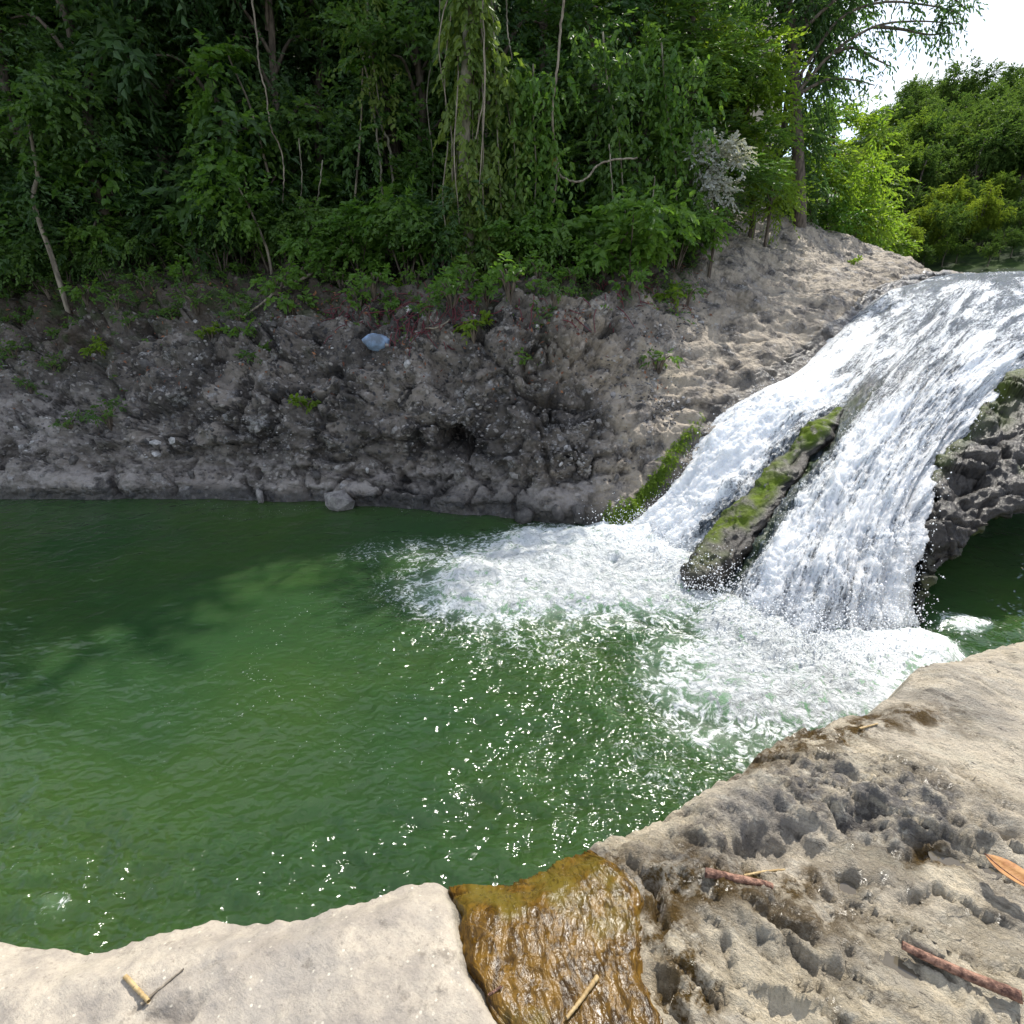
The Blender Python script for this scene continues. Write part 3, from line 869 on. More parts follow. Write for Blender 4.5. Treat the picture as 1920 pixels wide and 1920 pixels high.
# ------------------------------------------------------------------ near rock shelf
LIPZ = .74
lip_px = [(-500, 1800), (-200, 1790), (0, 1768), (60, 1762), (150, 1782), (260, 1755), (400, 1718), (470, 1722), (540, 1728), (600, 1712), (700, 1680), (770, 1652), (830, 1644), (960, 1638), (1040, 1600), (1110, 1566),
          (1180, 1540), (1250, 1510), (1330, 1475), (1390, 1440), (1440, 1400), (1490, 1372), (1560, 1352), (1625, 1338), (1680, 1305), (1700, 1285), (1715, 1262), (1790, 1235), (1850, 1215), (1920, 1198), (2100, 1150), (2400, 1080)]
lip = np.array([atz(x, y, LIPZ)[:2] for x, y in lip_px])
xs, ys = np.linspace(-2.3, 4.3, 700), np.linspace(-.75, 3.1, 420)
XX, YY = np.meshgrid(xs, ys, indexing='ij')
P2 = np.stack([XX, YY], -1)
P3 = np.stack([XX, YY, 0 * XX], -1)
ly = np.interp(XX, lip[:, 0], lip[:, 1])
dist = poly_dist(P2, lip) * np.sign(ly - YY)            # + inside the shelf
dist = dist + .012 * fbm(P3 * 9, 3)


def S2d(px, py): return atz(px, py, LIPZ + .03)[:2]


PW = P2 + .045 * np.stack([fbm(P3 * 8 + 2, 4), fbm(P3 * 8 + 40, 4)], -1) + .008 * np.stack([perlin(P3 * 40), perlin(P3 * 40 + 5)], -1)


def blob2(px, py, rx, ry, rot=0.0, pw=2.0):
    c = S2d(px, py); ax = abs(S2d(px + rx, py)[0] - c[0]); ay = abs(S2d(px, py - ry)[1] - S2d(px, py + ry)[1]) / 2
    q = PW - c
    cr, sr = math.cos(rot), math.sin(rot)
    u, v = q[..., 0] * cr + q[..., 1] * sr, -q[..., 0] * sr + q[..., 1] * cr
    return np.exp(-np.sqrt((u / ax) ** 2 + (v / ay) ** 2) ** pw)


def line2(pts): return poly_dist(P2 + .010 * np.stack([perlin(P3 * 14), perlin(P3 * 14 + 5)], -1), [S2d(*p) for p in pts])


# zones
slab_line = [(832, 1640), (850, 1700), (858, 1760), (868, 1820), (905, 1880), (960, 1960), (1000, 2200)]
sl = np.array([S2d(*p) for p in slab_line])
slab_x = np.interp(YY, sl[::-1, 1], sl[::-1, 0])
smoothness = 1 - smooth01(XX - slab_x + .02 * perlin(P3 * 8), -.02, .02)
alg_r = np.array([S2d(*p) for p in [(1110, 1560), (1160, 1600), (1205, 1640), (1215, 1700), (1215, 1780), (1230, 1850), (1250, 1930), (1270, 2200)]])
alg_x = np.interp(YY, alg_r[::-1, 1], alg_r[::-1, 0])
in_alg = smooth01(XX - slab_x, -.01, .03) * (1 - smooth01(XX - alg_x, -.03, .03))
crag = np.clip(blob2(1620, 1520, 230, 90, -.25, 3) * 1.0 + .75 * blob2(1330, 1580, 140, 70, .3, 3) + .5 * blob2(1420, 1740, 180, 90, 0, 3), 0, 1)
ro = (1 - smoothness)
# far right of the shelf is a smoother sheet
sheet = smooth01(XX - np.interp(YY, [S2d(1900, 1560)[1], S2d(1800, 1450)[1], S2d(1600, 1400)[1]], [S2d(1900, 1560)[0], S2d(1800, 1450)[0], S2d(1600, 1400)[0]]), -.05, .08) * smooth01(YY, S2d(1900, 1560)[1], S2d(1900, 1500)[1])
zt = LIPZ + .03 + .05 * fbm(P3 * .9, 3) + .03 * smooth01(XX, .2, 2.2)
PF = np.stack([(XX * .82 - YY * .57) * .75, (XX * .57 + YY * .82) * 1.75, 0 * XX], -1)     # along / across the grain
wq = .35 * np.stack([perlin(PF * 3 + 1), perlin(PF * 3 + 31), 0 * XX], -1)
fa, ja = facets(PF * 2.6 + wq)
fb_, jb = facets(PF * 6.5 + wq * 1.6)
fc, jc = facets(PF * 17 + wq * 2.4)
rq = ro * (1 - .62 * sheet) * (1 - .85 * in_alg)
hh = fbm(PF * 1.7 + wq * .6 + 1, 5)
zt += rq * (.012 * terrace(hh, 6, .7) + .030 * hh + .016 * fbm(P3 * 10 + 211, 5, .62))
h2 = fbm(PF * 5.2 + wq + 21, 5, .55)
zt += rq * (.30 + .9 * crag) * (.014 * terrace(h2, 4.5, .6) + .014 * h2 + .010 * fbm(P3 * 24 + 311, 4, .6))
zt += rq * (.018 * fa + .010 * fb_) + rq * (.35 + crag) * .007 * fc
zt += rq * (.30 + crag) * .011 * fbm(PF * 17 + 5, 4, .6)
zt -= rq * .012 * smooth01(1 - np.abs(fbm(PF * 3.1 + 177, 4)) * 9, .2, .9)
_, crk = facets(PF * 1.9 + wq * 1.2 + 40)
d1c, d2c, _i = worley(PF * 1.9 + wq * 1.2 + 40)
crk = (1 - smooth01(d2c - d1c, .0, .045)) * smooth01(fbm(PF * 1.2 + 60, 3), -.25, .15)
d1c, d2c, _i = worley(PF * 5 + wq * 1.8 + 90)
crk2 = (1 - smooth01(d2c - d1c, .0, .07)) * smooth01(fbm(PF * 2 + 160, 3), -.05, .3)
zt -= rq * (.028 * crk + .014 * crk2)
zt += crag * (.050 + .026 * terrace(fbm(PF * 4 + 3, 5), 3, .55)) * (1 - in_alg)
zt += ro * sheet * (.012 * fbm(P3 * np.array([2, 6, 1]), 4))
zt += smoothness * (.006 * fbm(P3 * 12, 4) + .010 * fbm(P3 * 3, 3)) + .0035 * fbm(P3 * 40, 3)
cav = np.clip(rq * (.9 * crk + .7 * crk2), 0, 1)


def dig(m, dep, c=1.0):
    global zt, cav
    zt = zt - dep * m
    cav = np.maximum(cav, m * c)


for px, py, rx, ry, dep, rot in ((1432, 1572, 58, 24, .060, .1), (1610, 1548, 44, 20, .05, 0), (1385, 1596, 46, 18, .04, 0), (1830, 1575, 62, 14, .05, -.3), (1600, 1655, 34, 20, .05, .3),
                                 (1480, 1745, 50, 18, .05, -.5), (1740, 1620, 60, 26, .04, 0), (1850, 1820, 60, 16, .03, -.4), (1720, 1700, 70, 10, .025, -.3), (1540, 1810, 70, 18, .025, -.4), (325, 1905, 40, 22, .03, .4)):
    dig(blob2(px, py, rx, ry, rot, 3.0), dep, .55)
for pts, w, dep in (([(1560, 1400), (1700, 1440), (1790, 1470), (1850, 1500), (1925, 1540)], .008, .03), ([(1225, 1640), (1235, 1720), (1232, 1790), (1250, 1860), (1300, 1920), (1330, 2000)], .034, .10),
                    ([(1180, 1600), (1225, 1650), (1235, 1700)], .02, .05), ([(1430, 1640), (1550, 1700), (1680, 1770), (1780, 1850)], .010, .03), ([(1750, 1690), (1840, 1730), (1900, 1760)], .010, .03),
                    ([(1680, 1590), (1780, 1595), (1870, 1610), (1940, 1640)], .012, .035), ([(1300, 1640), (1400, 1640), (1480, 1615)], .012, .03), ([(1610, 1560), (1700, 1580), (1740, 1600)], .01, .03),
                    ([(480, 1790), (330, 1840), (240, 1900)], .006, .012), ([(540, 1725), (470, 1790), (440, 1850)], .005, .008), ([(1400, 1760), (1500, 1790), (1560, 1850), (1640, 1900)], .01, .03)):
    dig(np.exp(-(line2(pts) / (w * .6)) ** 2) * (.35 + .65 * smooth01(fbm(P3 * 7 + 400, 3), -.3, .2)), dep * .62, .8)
zt = zt - in_alg * .035
zt = zt - .05 * np.exp(-((XX - slab_x - .01) / .025) ** 2) * smooth01(YY, -.5, 0) * .5
# rounded lip, then the drop into the pool
drop = smooth01(dist, .10, -.03)
Z = zt - .055 * smooth01(dist, .13, .0) ** 1.5
Z = np.where(dist < 0, zt - .055 - np.minimum(-dist * 3.2, 1.6) - .03 * fbm(P3 * 5, 3) * smooth01(-dist, 0, .1), Z)
wetn = np.clip(blob2(1500, 1390, 190, 45, .2, 3) + .9 * blob2(1780, 1480, 120, 40, -.3, 3) + .9 * blob2(1270, 1680, 90, 110, 0, 2) + .9 * blob2(1480, 1690, 190, 60, -.1, 3) + .8 * blob2(1720, 1650, 160, 60, -.2, 3)
               + .9 * blob2(1640, 1790, 130, 40, -.4, 3) + .7 * blob2(1780, 1370, 140, 25, .1, 3) + .5 * blob2(1480, 1830, 120, 60, 0, 3) + .7 * blob2(1880, 1790, 60, 80, 0, 3) + .6 * blob2(1060, 1590, 120, 30, .3, 3), 0, 1) * ro
wetn = np.clip(.9 * wetn + .5 * ro * smooth01(fbm(PF * 2.0 + 300, 4), .20, .40), 0, 1)
wetn = np.clip(wetn + .9 * smooth01(-dist, .03, .2) + .35 * cav * ro, 0, 1)
brown = np.clip(1.0 * blob2(1500, 1395, 170, 34, .25, 3) + .8 * blob2(1650, 1350, 130, 26, .1, 3) + .7 * blob2(1420, 1690, 140, 40, -.2, 3) + .9 * blob2(1460, 1650, 110, 26, 0, 3) + 1.0 * blob2(1740, 1620, 65, 36, 0, 3) + 1.0 * blob2(1275, 1650, 95, 80, 0, 2) + .9 * blob2(1265, 1790, 60, 140, 0, 3) + .6 * blob2(1290, 1890, 60, 60, 0, 2)
                + .55 * blob2(1560, 1750, 90, 40, 0, 2) + .9 * blob2(1100, 1600, 90, 40, .4, 3) + .5 * blob2(1660, 1355, 120, 18, .1, 2), 0, 1) * ro
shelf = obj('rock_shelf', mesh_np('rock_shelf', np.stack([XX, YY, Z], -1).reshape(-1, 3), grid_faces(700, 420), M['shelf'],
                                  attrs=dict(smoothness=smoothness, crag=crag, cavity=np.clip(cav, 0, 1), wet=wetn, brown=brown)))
tag(shelf, kind='structure')


XX_S, YY_S = XX, YY


def shelf_z(x, y):
    i = int(np.clip(np.searchsorted(xs, x), 0, 699)); j = int(np.clip(np.searchsorted(ys, y), 0, 419))
    return Z[i, j]


def on_shelf(px, py, lift=0.0):
    z = LIPZ
    for _ in range(5):
        p = atz(px, py, z)
        z = shelf_z(p[0], p[1]) + lift
    return atz(px, py, z)


# brown algae mat hanging over the lip (a sheet with its own thickness, beard edges uneven)
sub = (in_alg > .02) & (dist > -.10)
na_u, na_v = 170, 190
yy0 = np.linspace(-.70, 1.45, na_v)
rows_ = []
for y in yy0:
    x0, x1 = np.interp(y, sl[::-1, 1], sl[::-1, 0]), np.interp(y, alg_r[::-1, 1], alg_r[::-1, 0])
    rows_.append(np.stack([np.linspace(x0 - .004, x1 + .01, na_u), np.full(na_u, y)], -1))
A = np.array(rows_).transpose(1, 0, 2)
A3 = np.concatenate([A, np.zeros(A.shape[:2] + (1,))], -1)
A[..., 0] += .03 * fbm(A3 * 7, 5)
ii = np.clip(np.searchsorted(xs, A[..., 0]), 0, 699); jj = np.clip(np.searchsorted(ys, A[..., 1]), 0, 419)
lyA = np.interp(A[..., 0], lip[:, 0], lip[:, 1])
uu = np.linspace(0, 1, na_u)[:, None]
ed = np.minimum(smooth01(uu, 0, .05), smooth01(1 - uu, 0, .10))
za = Z[ii, jj] + (.026 + .003 * fbm(np.stack([A[..., 0] * 16, A[..., 1] * 6, 0 * A[..., 0]], -1), 4) + .0022 * fbm(np.stack([A[..., 0] * 60, A[..., 1] * 40, 0 * A[..., 0]], -1), 3)) * ed - .02 * (1 - ed)
keep = (A[..., 1] < lyA + .10)
za = np.where(A[..., 1] > lyA - .01, np.minimum(za, LIPZ + .015 - np.maximum(0, A[..., 1] - lyA) * 1.6), za)
Fa = grid_faces(na_u, na_v)
Fa = Fa[keep.ravel()[Fa].all(1)]
alg = obj('algae_mat', mesh_np('algae_mat', np.concatenate([A, za[..., None]], -1).reshape(-1, 3), Fa, M['algae']))
tag(alg, 'brown wet algae mat streaming over the near rock edge', 'algae', kind='stuff')

# ------------------------------------------------------------------ foliage builders
def unit(v): return v / (np.linalg.norm(v, axis=-1, keepdims=True) + 1e-9)


def leaf_cards(P, D, Nn, L, W, tint, fold=.12, four=False):
    """leaf blades: P base points, D pointing direction, Nn face normal"""
    D = unit(D); S_ = unit(np.cross(D, Nn)); U = np.cross(S_, D)
    L = np.asarray(L)[:, None]; W = np.asarray(W)[:, None]
    n = len(P)
    b = P
    l = P + D * L * .42 - S_ * W * .5 + U * L * fold
    r = P + D * L * .42 + S_ * W * .5 + U * L * fold
    t = P + D * L - U * L * .10
    i = np.arange(n)
    if not four:
        V = np.stack([b, r, t, l], 1).reshape(-1, 3)
        k = i[:, None] * 4
        Fq = np.concatenate([k + [0, 1, 2], k + [0, 2, 3]])
        return V, Fq, np.repeat(tint, 4)
    m = P + D * L * .5
    l2 = P + D * L * .75 - S_ * W * .36 + U * L * fold * .5
    r2 = P + D * L * .75 + S_ * W * .36 + U * L * fold * .5
    l = P + D * L * .30 - S_ * W * .5 + U * L * fold; r = P + D * L * .30 + S_ * W * .5 + U * L * fold
    V = np.stack([b, r, r2, t, l2, l, m], 1).reshape(-1, 3)
    k = i[:, None] * 7
    Fq = np.concatenate([k + f for f in ([0, 1, 6], [1, 2, 6], [2, 3, 6], [3, 4, 6], [4, 5, 6], [5, 0, 6])])
    return V, Fq, np.repeat(tint, 7)


class Leaves:
    def __init__(s): s.V, s.F, s.T, s.o = [], [], [], 0

    def add(s, V, F, T):
        s.V.append(V); s.F.append(F + s.o); s.T.append(T); s.o += len(V)

    def mesh(s, name, mat):
        return mesh_np(name, np.concatenate(s.V), np.concatenate(s.F), mat, smooth=False, attrs=dict(tint=np.clip(np.concatenate(s.T), 0, 1)))


def sprays(LV, C_, dirs, length, nl, L, W, rg, droop=.25, tint=None, four=False, flat=.5, pair=False):
    """leafy twigs: from each C_ a drooping twig along dirs with nl alternate leaves"""
    n = len(C_)
    dirs = unit(dirs)
    length = np.broadcast_to(length, (n,))
    tint = rg.random(n) if tint is None else tint
    side = unit(np.cross(dirs, [0, 0, 1.]) + rg.normal(size=(n, 3)) * .15)
    t = (np.arange(nl) + .6) / nl
    Pp = C_[:, None] + dirs[:, None] * (length[:, None, None] * t[None, :, None]) - np.array([0, 0, 1.]) * (droop * length[:, None, None] * (t ** 2)[None, :, None])
    sg = np.where(np.arange(nl) % 2 == 0, 1., -1.)[None, :, None]
    D = dirs[:, None] * (.55 + .5 * t[None, :, None]) + side[:, None] * sg * (.95 - .5 * t[None, :, None]) - np.array([0, 0, 1.]) * (droop * .9 + .25 * rg.random((n, nl, 1)))
    D = D + rg.normal(size=D.shape) * .22
    Nn = np.array([0, 0, 1.]) * flat + rg.normal(size=D.shape) * (1 - flat) * .9 + dirs[:, None] * .25
    k = n * nl
    sz = (.7 + .6 * rg.random((n, nl))) * (1.08 - .35 * t[None])
    tt = np.clip(tint[:, None] * .7 + .3 * rg.random((n, nl)), 0, 1)
    LV.add(*leaf_cards(Pp.reshape(k, 3), D.reshape(k, 3), Nn.reshape(k, 3), (sz * L).ravel(), (sz * W).ravel(), tt.ravel(), four=four))


def ball(n, rg, shell=.45):
    v = unit(rg.normal(size=(n, 3)))
    return v * (shell + (1 - shell) * rg.random((n, 1))) ** .8, v


def crown_mesh(name, mat, rg, lobes, n_spray, nl, L, W, droop=.3, slen=.4, four=False, flat=.5):
    """lobes: (cx, cy, cz, rx, ry, rz) leaf masses; sprays grow outward from each, with gaps between lobes"""
    LV = Leaves()
    vol = np.array([l[3] * l[4] + l[3] * l[5] for l in lobes]); vol = vol / vol.sum()
    for l, w in zip(lobes, vol):
        n = max(3, int(n_spray * w))
        p, v = ball(n, rg)
        # bunch the sprays so that the mass breaks up
        nb = max(3, n // 14)
        bc, bv = ball(nb, rg, .5)
        a = rg.integers(0, nb, n)
        p = .35 * p + .65 * (bc[a] + rg.normal(size=(n, 3)) * .16)
        Cc = np.array(l[:3]) + p * np.array(l[3:])
        dirs = unit(unit(p) * np.array([1, 1, .7]) + rg.normal(size=(n, 3)) * .45 + np.array([0, 0, .12]))
        sprays(LV, Cc, dirs, slen * (.6 + .8 * rg.random(n)), nl, L, W, rg, droop, tint=np.clip(rg.random(nb)[a] * .7 + .3 * rg.random(n), 0, 1), four=four, flat=flat)
    return LV.mesh(name, mat)


def limb_pts(h, lean, rg, n=5, wob=.08):
    z = np.linspace(0, 1, n)
    p = np.stack([lean[0] * z ** 1.3, lean[1] * z ** 1.3, h * z], 1)
    p[1:-1, :2] += rg.normal(size=(n - 2, 2)) * wob
    p[0, 2] = -.35
    return p


def make_tree_mesh(kind, rg, h, r, mat, bark, n_spray, nl, L, W, low=.12, droop=.3, slen=.4, tr=.09, nlobes=12, four=False, lean=(0, 0)):
    tp = limb_pts(h * .92, lean, rg)
    parts = [tube(tp, tr, tr * .35, 7, 14)]
    lobes = []
    for k in range(nlobes):
        f = low + (1 - low) * (k + .5) / nlobes
        a = k * 2.4 + rg.random()
        rad = r * (.35 + .65 * math.sin(math.pi * min(1, .18 + .8 * f)) * (.6 + .5 * rg.random()))
        c = np.array([lean[0] * f + math.cos(a) * rad * .62, lean[1] * f + math.sin(a) * rad * .62, h * f])
        lr = r * (.36 + .25 * rg.random())
        lobes.append((*c, lr * 1.15, lr * 1.15, lr * .78))
        base = np.array([lean[0] * f * .8, lean[1] * f * .8, h * f * .82])
        parts.append(tube([base, (base + c) / 2 + np.array([0, 0, .05 * h]), c], tr * .4, tr * .1, 5, 7))
    V, F_ = join(parts)
    return mesh_np('trunk', V, F_, bark), crown_mesh('crown', mat, rg, lobes, n_spray, nl, L, W, droop, slen, four)


def put_tree(name, meshes, loc, rz, s, label, cat='tree', group=None, names=('trunk', 'crown')):
    o = empty(name, tuple(loc), rz)
    o.scale = (s, s, s) if np.isscalar(s) else s
    tag(o, label, cat, group)
    for nm, me in zip(names, meshes): obj(nm, me, o)
    return o


def gz(x, y):
    """height of the wooded bank at (x, y)"""
    k = np.argmin((GC[..., 0] - x) ** 2 + (GC[..., 1] - y) ** 2 + np.where(vrow < 6, 1e3, 0))
    d2 = ((GC.reshape(-1, 3)[k, :2] - (x, y)) ** 2).sum()
    zs = float(slope_z(np.array(x, float), np.array(y, float)))
    if d2 < .09: return max(float(GC.reshape(-1, 3)[k, 2]), zs - .12 if y > 8.9 else -9)
    return zs - .12


_ORD = 'first second third fourth fifth sixth seventh eighth ninth tenth eleventh twelfth thirteenth fourteenth fifteenth sixteenth seventeenth eighteenth nineteenth twentieth'.split()
_TENS = {20: 'twenty', 30: 'thirty'}


def ordinal(k): return _ORD[k] if k < 20 else _TENS[(k + 1) // 10 * 10] + '-' + _ORD[(k + 1) % 10 - 1] if (k + 1) % 10 else 'thirtieth'


def number_from_left(objs, phrase):
    """things alike in look are told apart by their place: counted from the left as the camera sees them"""
    objs = sorted(objs, key=lambda o: o.location.x / max(.1, o.location.y))
    for k, o in enumerate(objs):
        o['label'] = ('leftmost' if k == 0 else 'rightmost' if k == len(objs) - 1 else ordinal(k) + ' from the left') + ' of the ' + phrase


# ------------------------------------------------------------------ forest on the far bank
r1 = np.random.default_rng(21)
TREES = []
for k in range(4):       # broad, leafy to the ground
    TREES.append(make_tree_mesh('a', np.random.default_rng(100 + k), 4.4 + .5 * k, 1.35, M['leaf'], M['bark'], 950, 10, .115, .060, low=.04, nlobes=14, slen=.42))
for k in range(3):       # fine leaved, darker
    TREES.append(make_tree_mesh('b', np.random.default_rng(200 + k), 4.8 + .4 * k, 1.3, M['leaf_dark'], M['bark'], 1150, 11, .080, .040, low=.04, nlobes=14, slen=.38))
for k in range(2):       # large leaved
    TREES.append(make_tree_mesh('c', np.random.default_rng(300 + k), 4.6, 1.3, M['leaf_dark'], M['bark'], 600, 8, .18, .09, low=.06, nlobes=12, slen=.5, droop=.5))
BIG = [make_tree_mesh('d', np.random.default_rng(400 + k), 8.0, 2.3, M['leaf_dark'], M['bark'], 900, 11, .15, .07, low=.10, nlobes=18, slen=.7, tr=.16) for k in range(3)]

front = [(-30, 8.9, 3, .92), (110, 9.3, 0, 1.0), (235, 9.0, 5, .95), (350, 9.6, 1, 1.05), (455, 9.4, 7, .92), (560, 9.5, 4, .9), (640, 10.2, 2, 1.0), (740, 9.9, 6, 1.0), (800, 9.3, 0, .92), (930, 9.3, 3, 1.0), (1010, 9.6, 5, 1.05),
         (1100, 9.5, 1, 1.0), (1180, 9.9, 4, 1.05), (1265, 10.2, 2, 1.05), (-170, 9.3, 6, 1.0), (-330, 9.6, 1, 1.05)]
FR = [[], [], []]
LBL = ['leafy broad-crowned tree in the first row of the far bank', 'fine-leaved dark tree in the first row of the far bank', 'large-leaved dark tree in the first row of the far bank']
for k, (px, Y, v, s) in enumerate(front):
    p = at(px, 480, Y); z = gz(p[0], Y)
    kind = 0 if v < 4 else 1 if v < 7 else 2
    FR[kind].append(put_tree('forest_tree', TREES[v], (p[0], Y, z - .05), r1.random() * 6.28, (s, s, s * (.46 if px > 1170 else .60 if px > 1060 else 1.05)), LBL[kind], group='trees at the front of the forest'))
for k_ in range(3): number_from_left(FR[k_], ['leafy broad-crowned trees in the front row', 'fine-leaved dark trees in the front row', 'large-leaved dark trees in the front row'][k_])
for row, (Y0, n, x0, x1, sc) in enumerate(((11.6, 15, -12.5, 6.2, 1.0), (14.2, 13, -16, 8, 1.0), (17.5, 12, -20, 9, 1.1))):
    for k in range(n):
        x = x0 + (x1 - x0) * (k + .5) / n + r1.normal() * .25
        Y = Y0 + r1.normal() * .4
        if x > (.30 * Y if row == 0 else .40 * Y - 2.6):
            if x < .5 * Y - .9 and Y > 13:
                put_tree('forest_tree', TREES[int(r1.integers(0, 7))], (x, Y, float(slope_z(np.array(x), np.array(Y))) - .15), r1.random() * 6.28, .78,
                         'dark leafy tree deep in the shade of the forest', group='trees deeper in the forest')
            continue
        src = TREES[int(r1.integers(0, 9))] if row == 0 else BIG[int(r1.integers(0, 3))]
        s = (1.25 if row == 0 else .95) * sc * (.9 + .25 * r1.random())
        s = (s, s, s * (.70 if x > 1.6 else .84))
        put_tree('forest_tree', src, (x, Y, float(slope_z(np.array(x), np.array(Y))) - .15), r1.random() * 6.28, s,
                 'dark leafy tree deep in the shade of the forest', group='trees deeper in the forest')

# shrubs along the foot of the wood
def make_shrub(rg, h, r, mat, bark, n, nl, L, W, droop=.3, slen=.22, four=True):
    parts = []
    lobes = []
    for k in range(6):
        a = k * 1.05 + rg.random()
        c = np.array([math.cos(a) * r * .6, math.sin(a) * r * .6, h * (.35 + .5 * rg.random())])
        lobes.append((*c, r * .5, r * .5, h * .32))
        parts.append(tube([(0, 0, -.1), c * .5 + np.array([0, 0, .1 * h]), c], .014, .005, 5, 6))
    V, F_ = join(parts)
    return mesh_np('stem', V, F_, bark), crown_mesh('foliage', mat, rg, lobes, n, nl, L, W, droop, slen, four=four)


SHR = [make_shrub(np.random.default_rng(500), .9, .55, M['leaf_fresh'], M['bark'], 150, 8, .085, .050),
       make_shrub(np.random.default_rng(501), .8, .6, M['leaf'], M['bark'], 170, 9, .065, .036),
       make_shrub(np.random.default_rng(502), 1.1, .55, M['leaf_dark'], M['bark'], 190, 9, .070, .034),
       make_shrub(np.random.default_rng(503), .7, .5, M['leaf_fresh'], M['bark'], 120, 7, .12, .075)]
SL = ['low bush of bright rounded leaves at the foot of the wood', 'low mid-green bush at the foot of the wood', 'dark upright bush at the foot of the wood', 'low bush of large fresh leaves at the foot of the wood']
sh = []
for px in range(-60, 1290, 43):
    sh.append((px + r1.normal() * 10, 8.5 + .5 * r1.random() - (.7 if 600 < px < 1200 else 0) - (.0 if px < 1000 else .15), int(r1.choice([1, 2, 2, 1, 0] if px < 560 else [0, 0, 1, 2, 3] if px < 960 else [0, 3, 0, 1, 3])), .7 + .45 * r1.random()))
for px in range(-40, 1300, 75):
    sh.append((px, 9.0 + .4 * r1.random(), int(r1.integers(0, 3)), 1.1 + .5 * r1.random()))
SB = [[], [], [], []]
for px, Y, v, s in sh:
    p = at(px, 500, Y)
    SB[v].append(put_tree('bush', SHR[v], (p[0], Y, gz(p[0], Y) - .04), r1.random() * 6.28, s, SL[v], 'bush', 'bushes at the foot of the wood', ('stem', 'foliage')))
for v in range(4): number_from_left(SB[v], ['bright rounded-leaf bushes at the foot of the wood', 'mid-green bushes at the foot of the wood', 'dark upright bushes at the foot of the wood', 'large-leaved fresh bushes at the foot of the wood'][v])

# small plants rooted in the rock face
SP_ = [make_shrub(np.random.default_rng(600), .20, .16, M['leaf_fresh'], M['bark'], 34, 6, .055, .032, slen=.09),
       make_shrub(np.random.default_rng(601), .16, .17, M['leaf'], M['bark'], 36, 6, .045, .024, slen=.09),
       make_shrub(np.random.default_rng(602), .13, .15, M['leaf_lime'], M['bark'], 24, 6, .06, .035, slen=.08)]
spots = [(600, 375 + 5, 0), (885, 622, 2), (640, 540, 0), (700, 545, 0), (765, 548, 2), (270, 535, 1), (310, 500, 1), (370, 578, 1), (445, 575, 1), (450, 600, 1), (520, 555, 0), (545, 590, 0), (470, 515, 0), (560, 530, 0), (205, 520, 1),
         (90, 545, 1), (40, 610, 1), (25, 670, 1), (100, 690, 1), (180, 660, 2), (130, 640, 1), (220, 570, 1), (395, 630, 2), (460, 640, 0), (60, 730, 1), (130, 800, 1), (330, 600, 1), (240, 610, 1), (480, 680, 1), (575, 765, 2),
         (985, 690, 0), (1255, 565, 2), (1290, 560, 1), (1180, 545, 0), (845, 570, 0), (910, 565, 0), (955, 545, 0), (1040, 560, 1), (1600, 495, 2), (800, 590, 1), (730, 590, 0), (670, 575, 0), (20, 560, 1), (160, 560, 0), (420, 520, 0), (350, 530, 0),
         (1235, 690, 1), (205, 790, 1), (610, 560, 0), (880, 540, 0), (930, 530, 0), (1010, 525, 0), (1075, 530, 0), (1130, 520, 0), (780, 525, 0), (700, 515, 0)]
RP = [[], [], []]
for k, (px, py, v) in enumerate(spots[1:]):
    p, nn = on_bank(px, py)
    RP[v].append(put_tree('rock_plant', SP_[v], p, r1.random() * 6.28, .7 + .7 * r1.random(),
             ['small fresh-green plant growing from the rock face', 'small dull-green plant growing from the rock face', 'small lime-green plant growing from the rock face'][v], 'plant', 'small plants on the rock bank', ('stem', 'foliage')))
for v in range(3): number_from_left(RP[v], ['small fresh-green plants on the rock bank', 'small dull-green plants on the rock bank', 'small lime-green plants on the rock bank'][v])

# creeping ground cover and fallen leaves (uncountable)
LV = Leaves()
vr, un = vrow.ravel(), ustn.ravel()
den = np.clip(smooth01(vr, 5.6, 8.2), 0, 1) * (1 - smooth01(un, 9.6, 11.5)) + smooth01(vr, 4.2, 7) * (1 - smooth01(un, 2, 5)) * .35
den = den * (.12 + smooth01(fbm(GC.reshape(-1, 3) * 1.7 + 30, 3), -.1, .45))
pk = r1.choice(len(den), 2600, p=den / den.sum())
sprays(LV, GC.reshape(-1, 3)[pk] + GN.reshape(-1, 3)[pk] * .02, GN.reshape(-1, 3)[pk] * .5 + r1.normal(size=(2600, 3)) * .6, .12 + .14 * r1.random(2600), 6, .055, .034, r1, .35, four=False)
tag(obj('ground_cover', LV.mesh('ground_cover', M['leaf'])), 'creeping green ground cover along the top of the rock bank', 'ground cover', kind='stuff')
LV = Leaves()
den = smooth01(vr, 3.6, 6.8) * (1 - smooth01(un, 10.5, 12)) * (.1 + smooth01(fbm(GC.reshape(-1, 3) * 1.4 + 50, 3), .0, .5))
pk = r1.choice(len(den), 1900, p=den / den.sum())
n_ = len(pk)
LV.add(*leaf_cards(GC.reshape(-1, 3)[pk] + GN.reshape(-1, 3)[pk] * .012, np.cross(GN.reshape(-1, 3)[pk], r1.normal(size=(n_, 3))), GN.reshape(-1, 3)[pk], .025 + .04 * r1.random(n_), .012 + .018 * r1.random(n_), r1.random(n_)))
tag(obj('leaf_litter', LV.mesh('leaf_litter', M['litter'])), 'brown fallen leaves caught on the rock bank', 'leaf litter', kind='stuff')
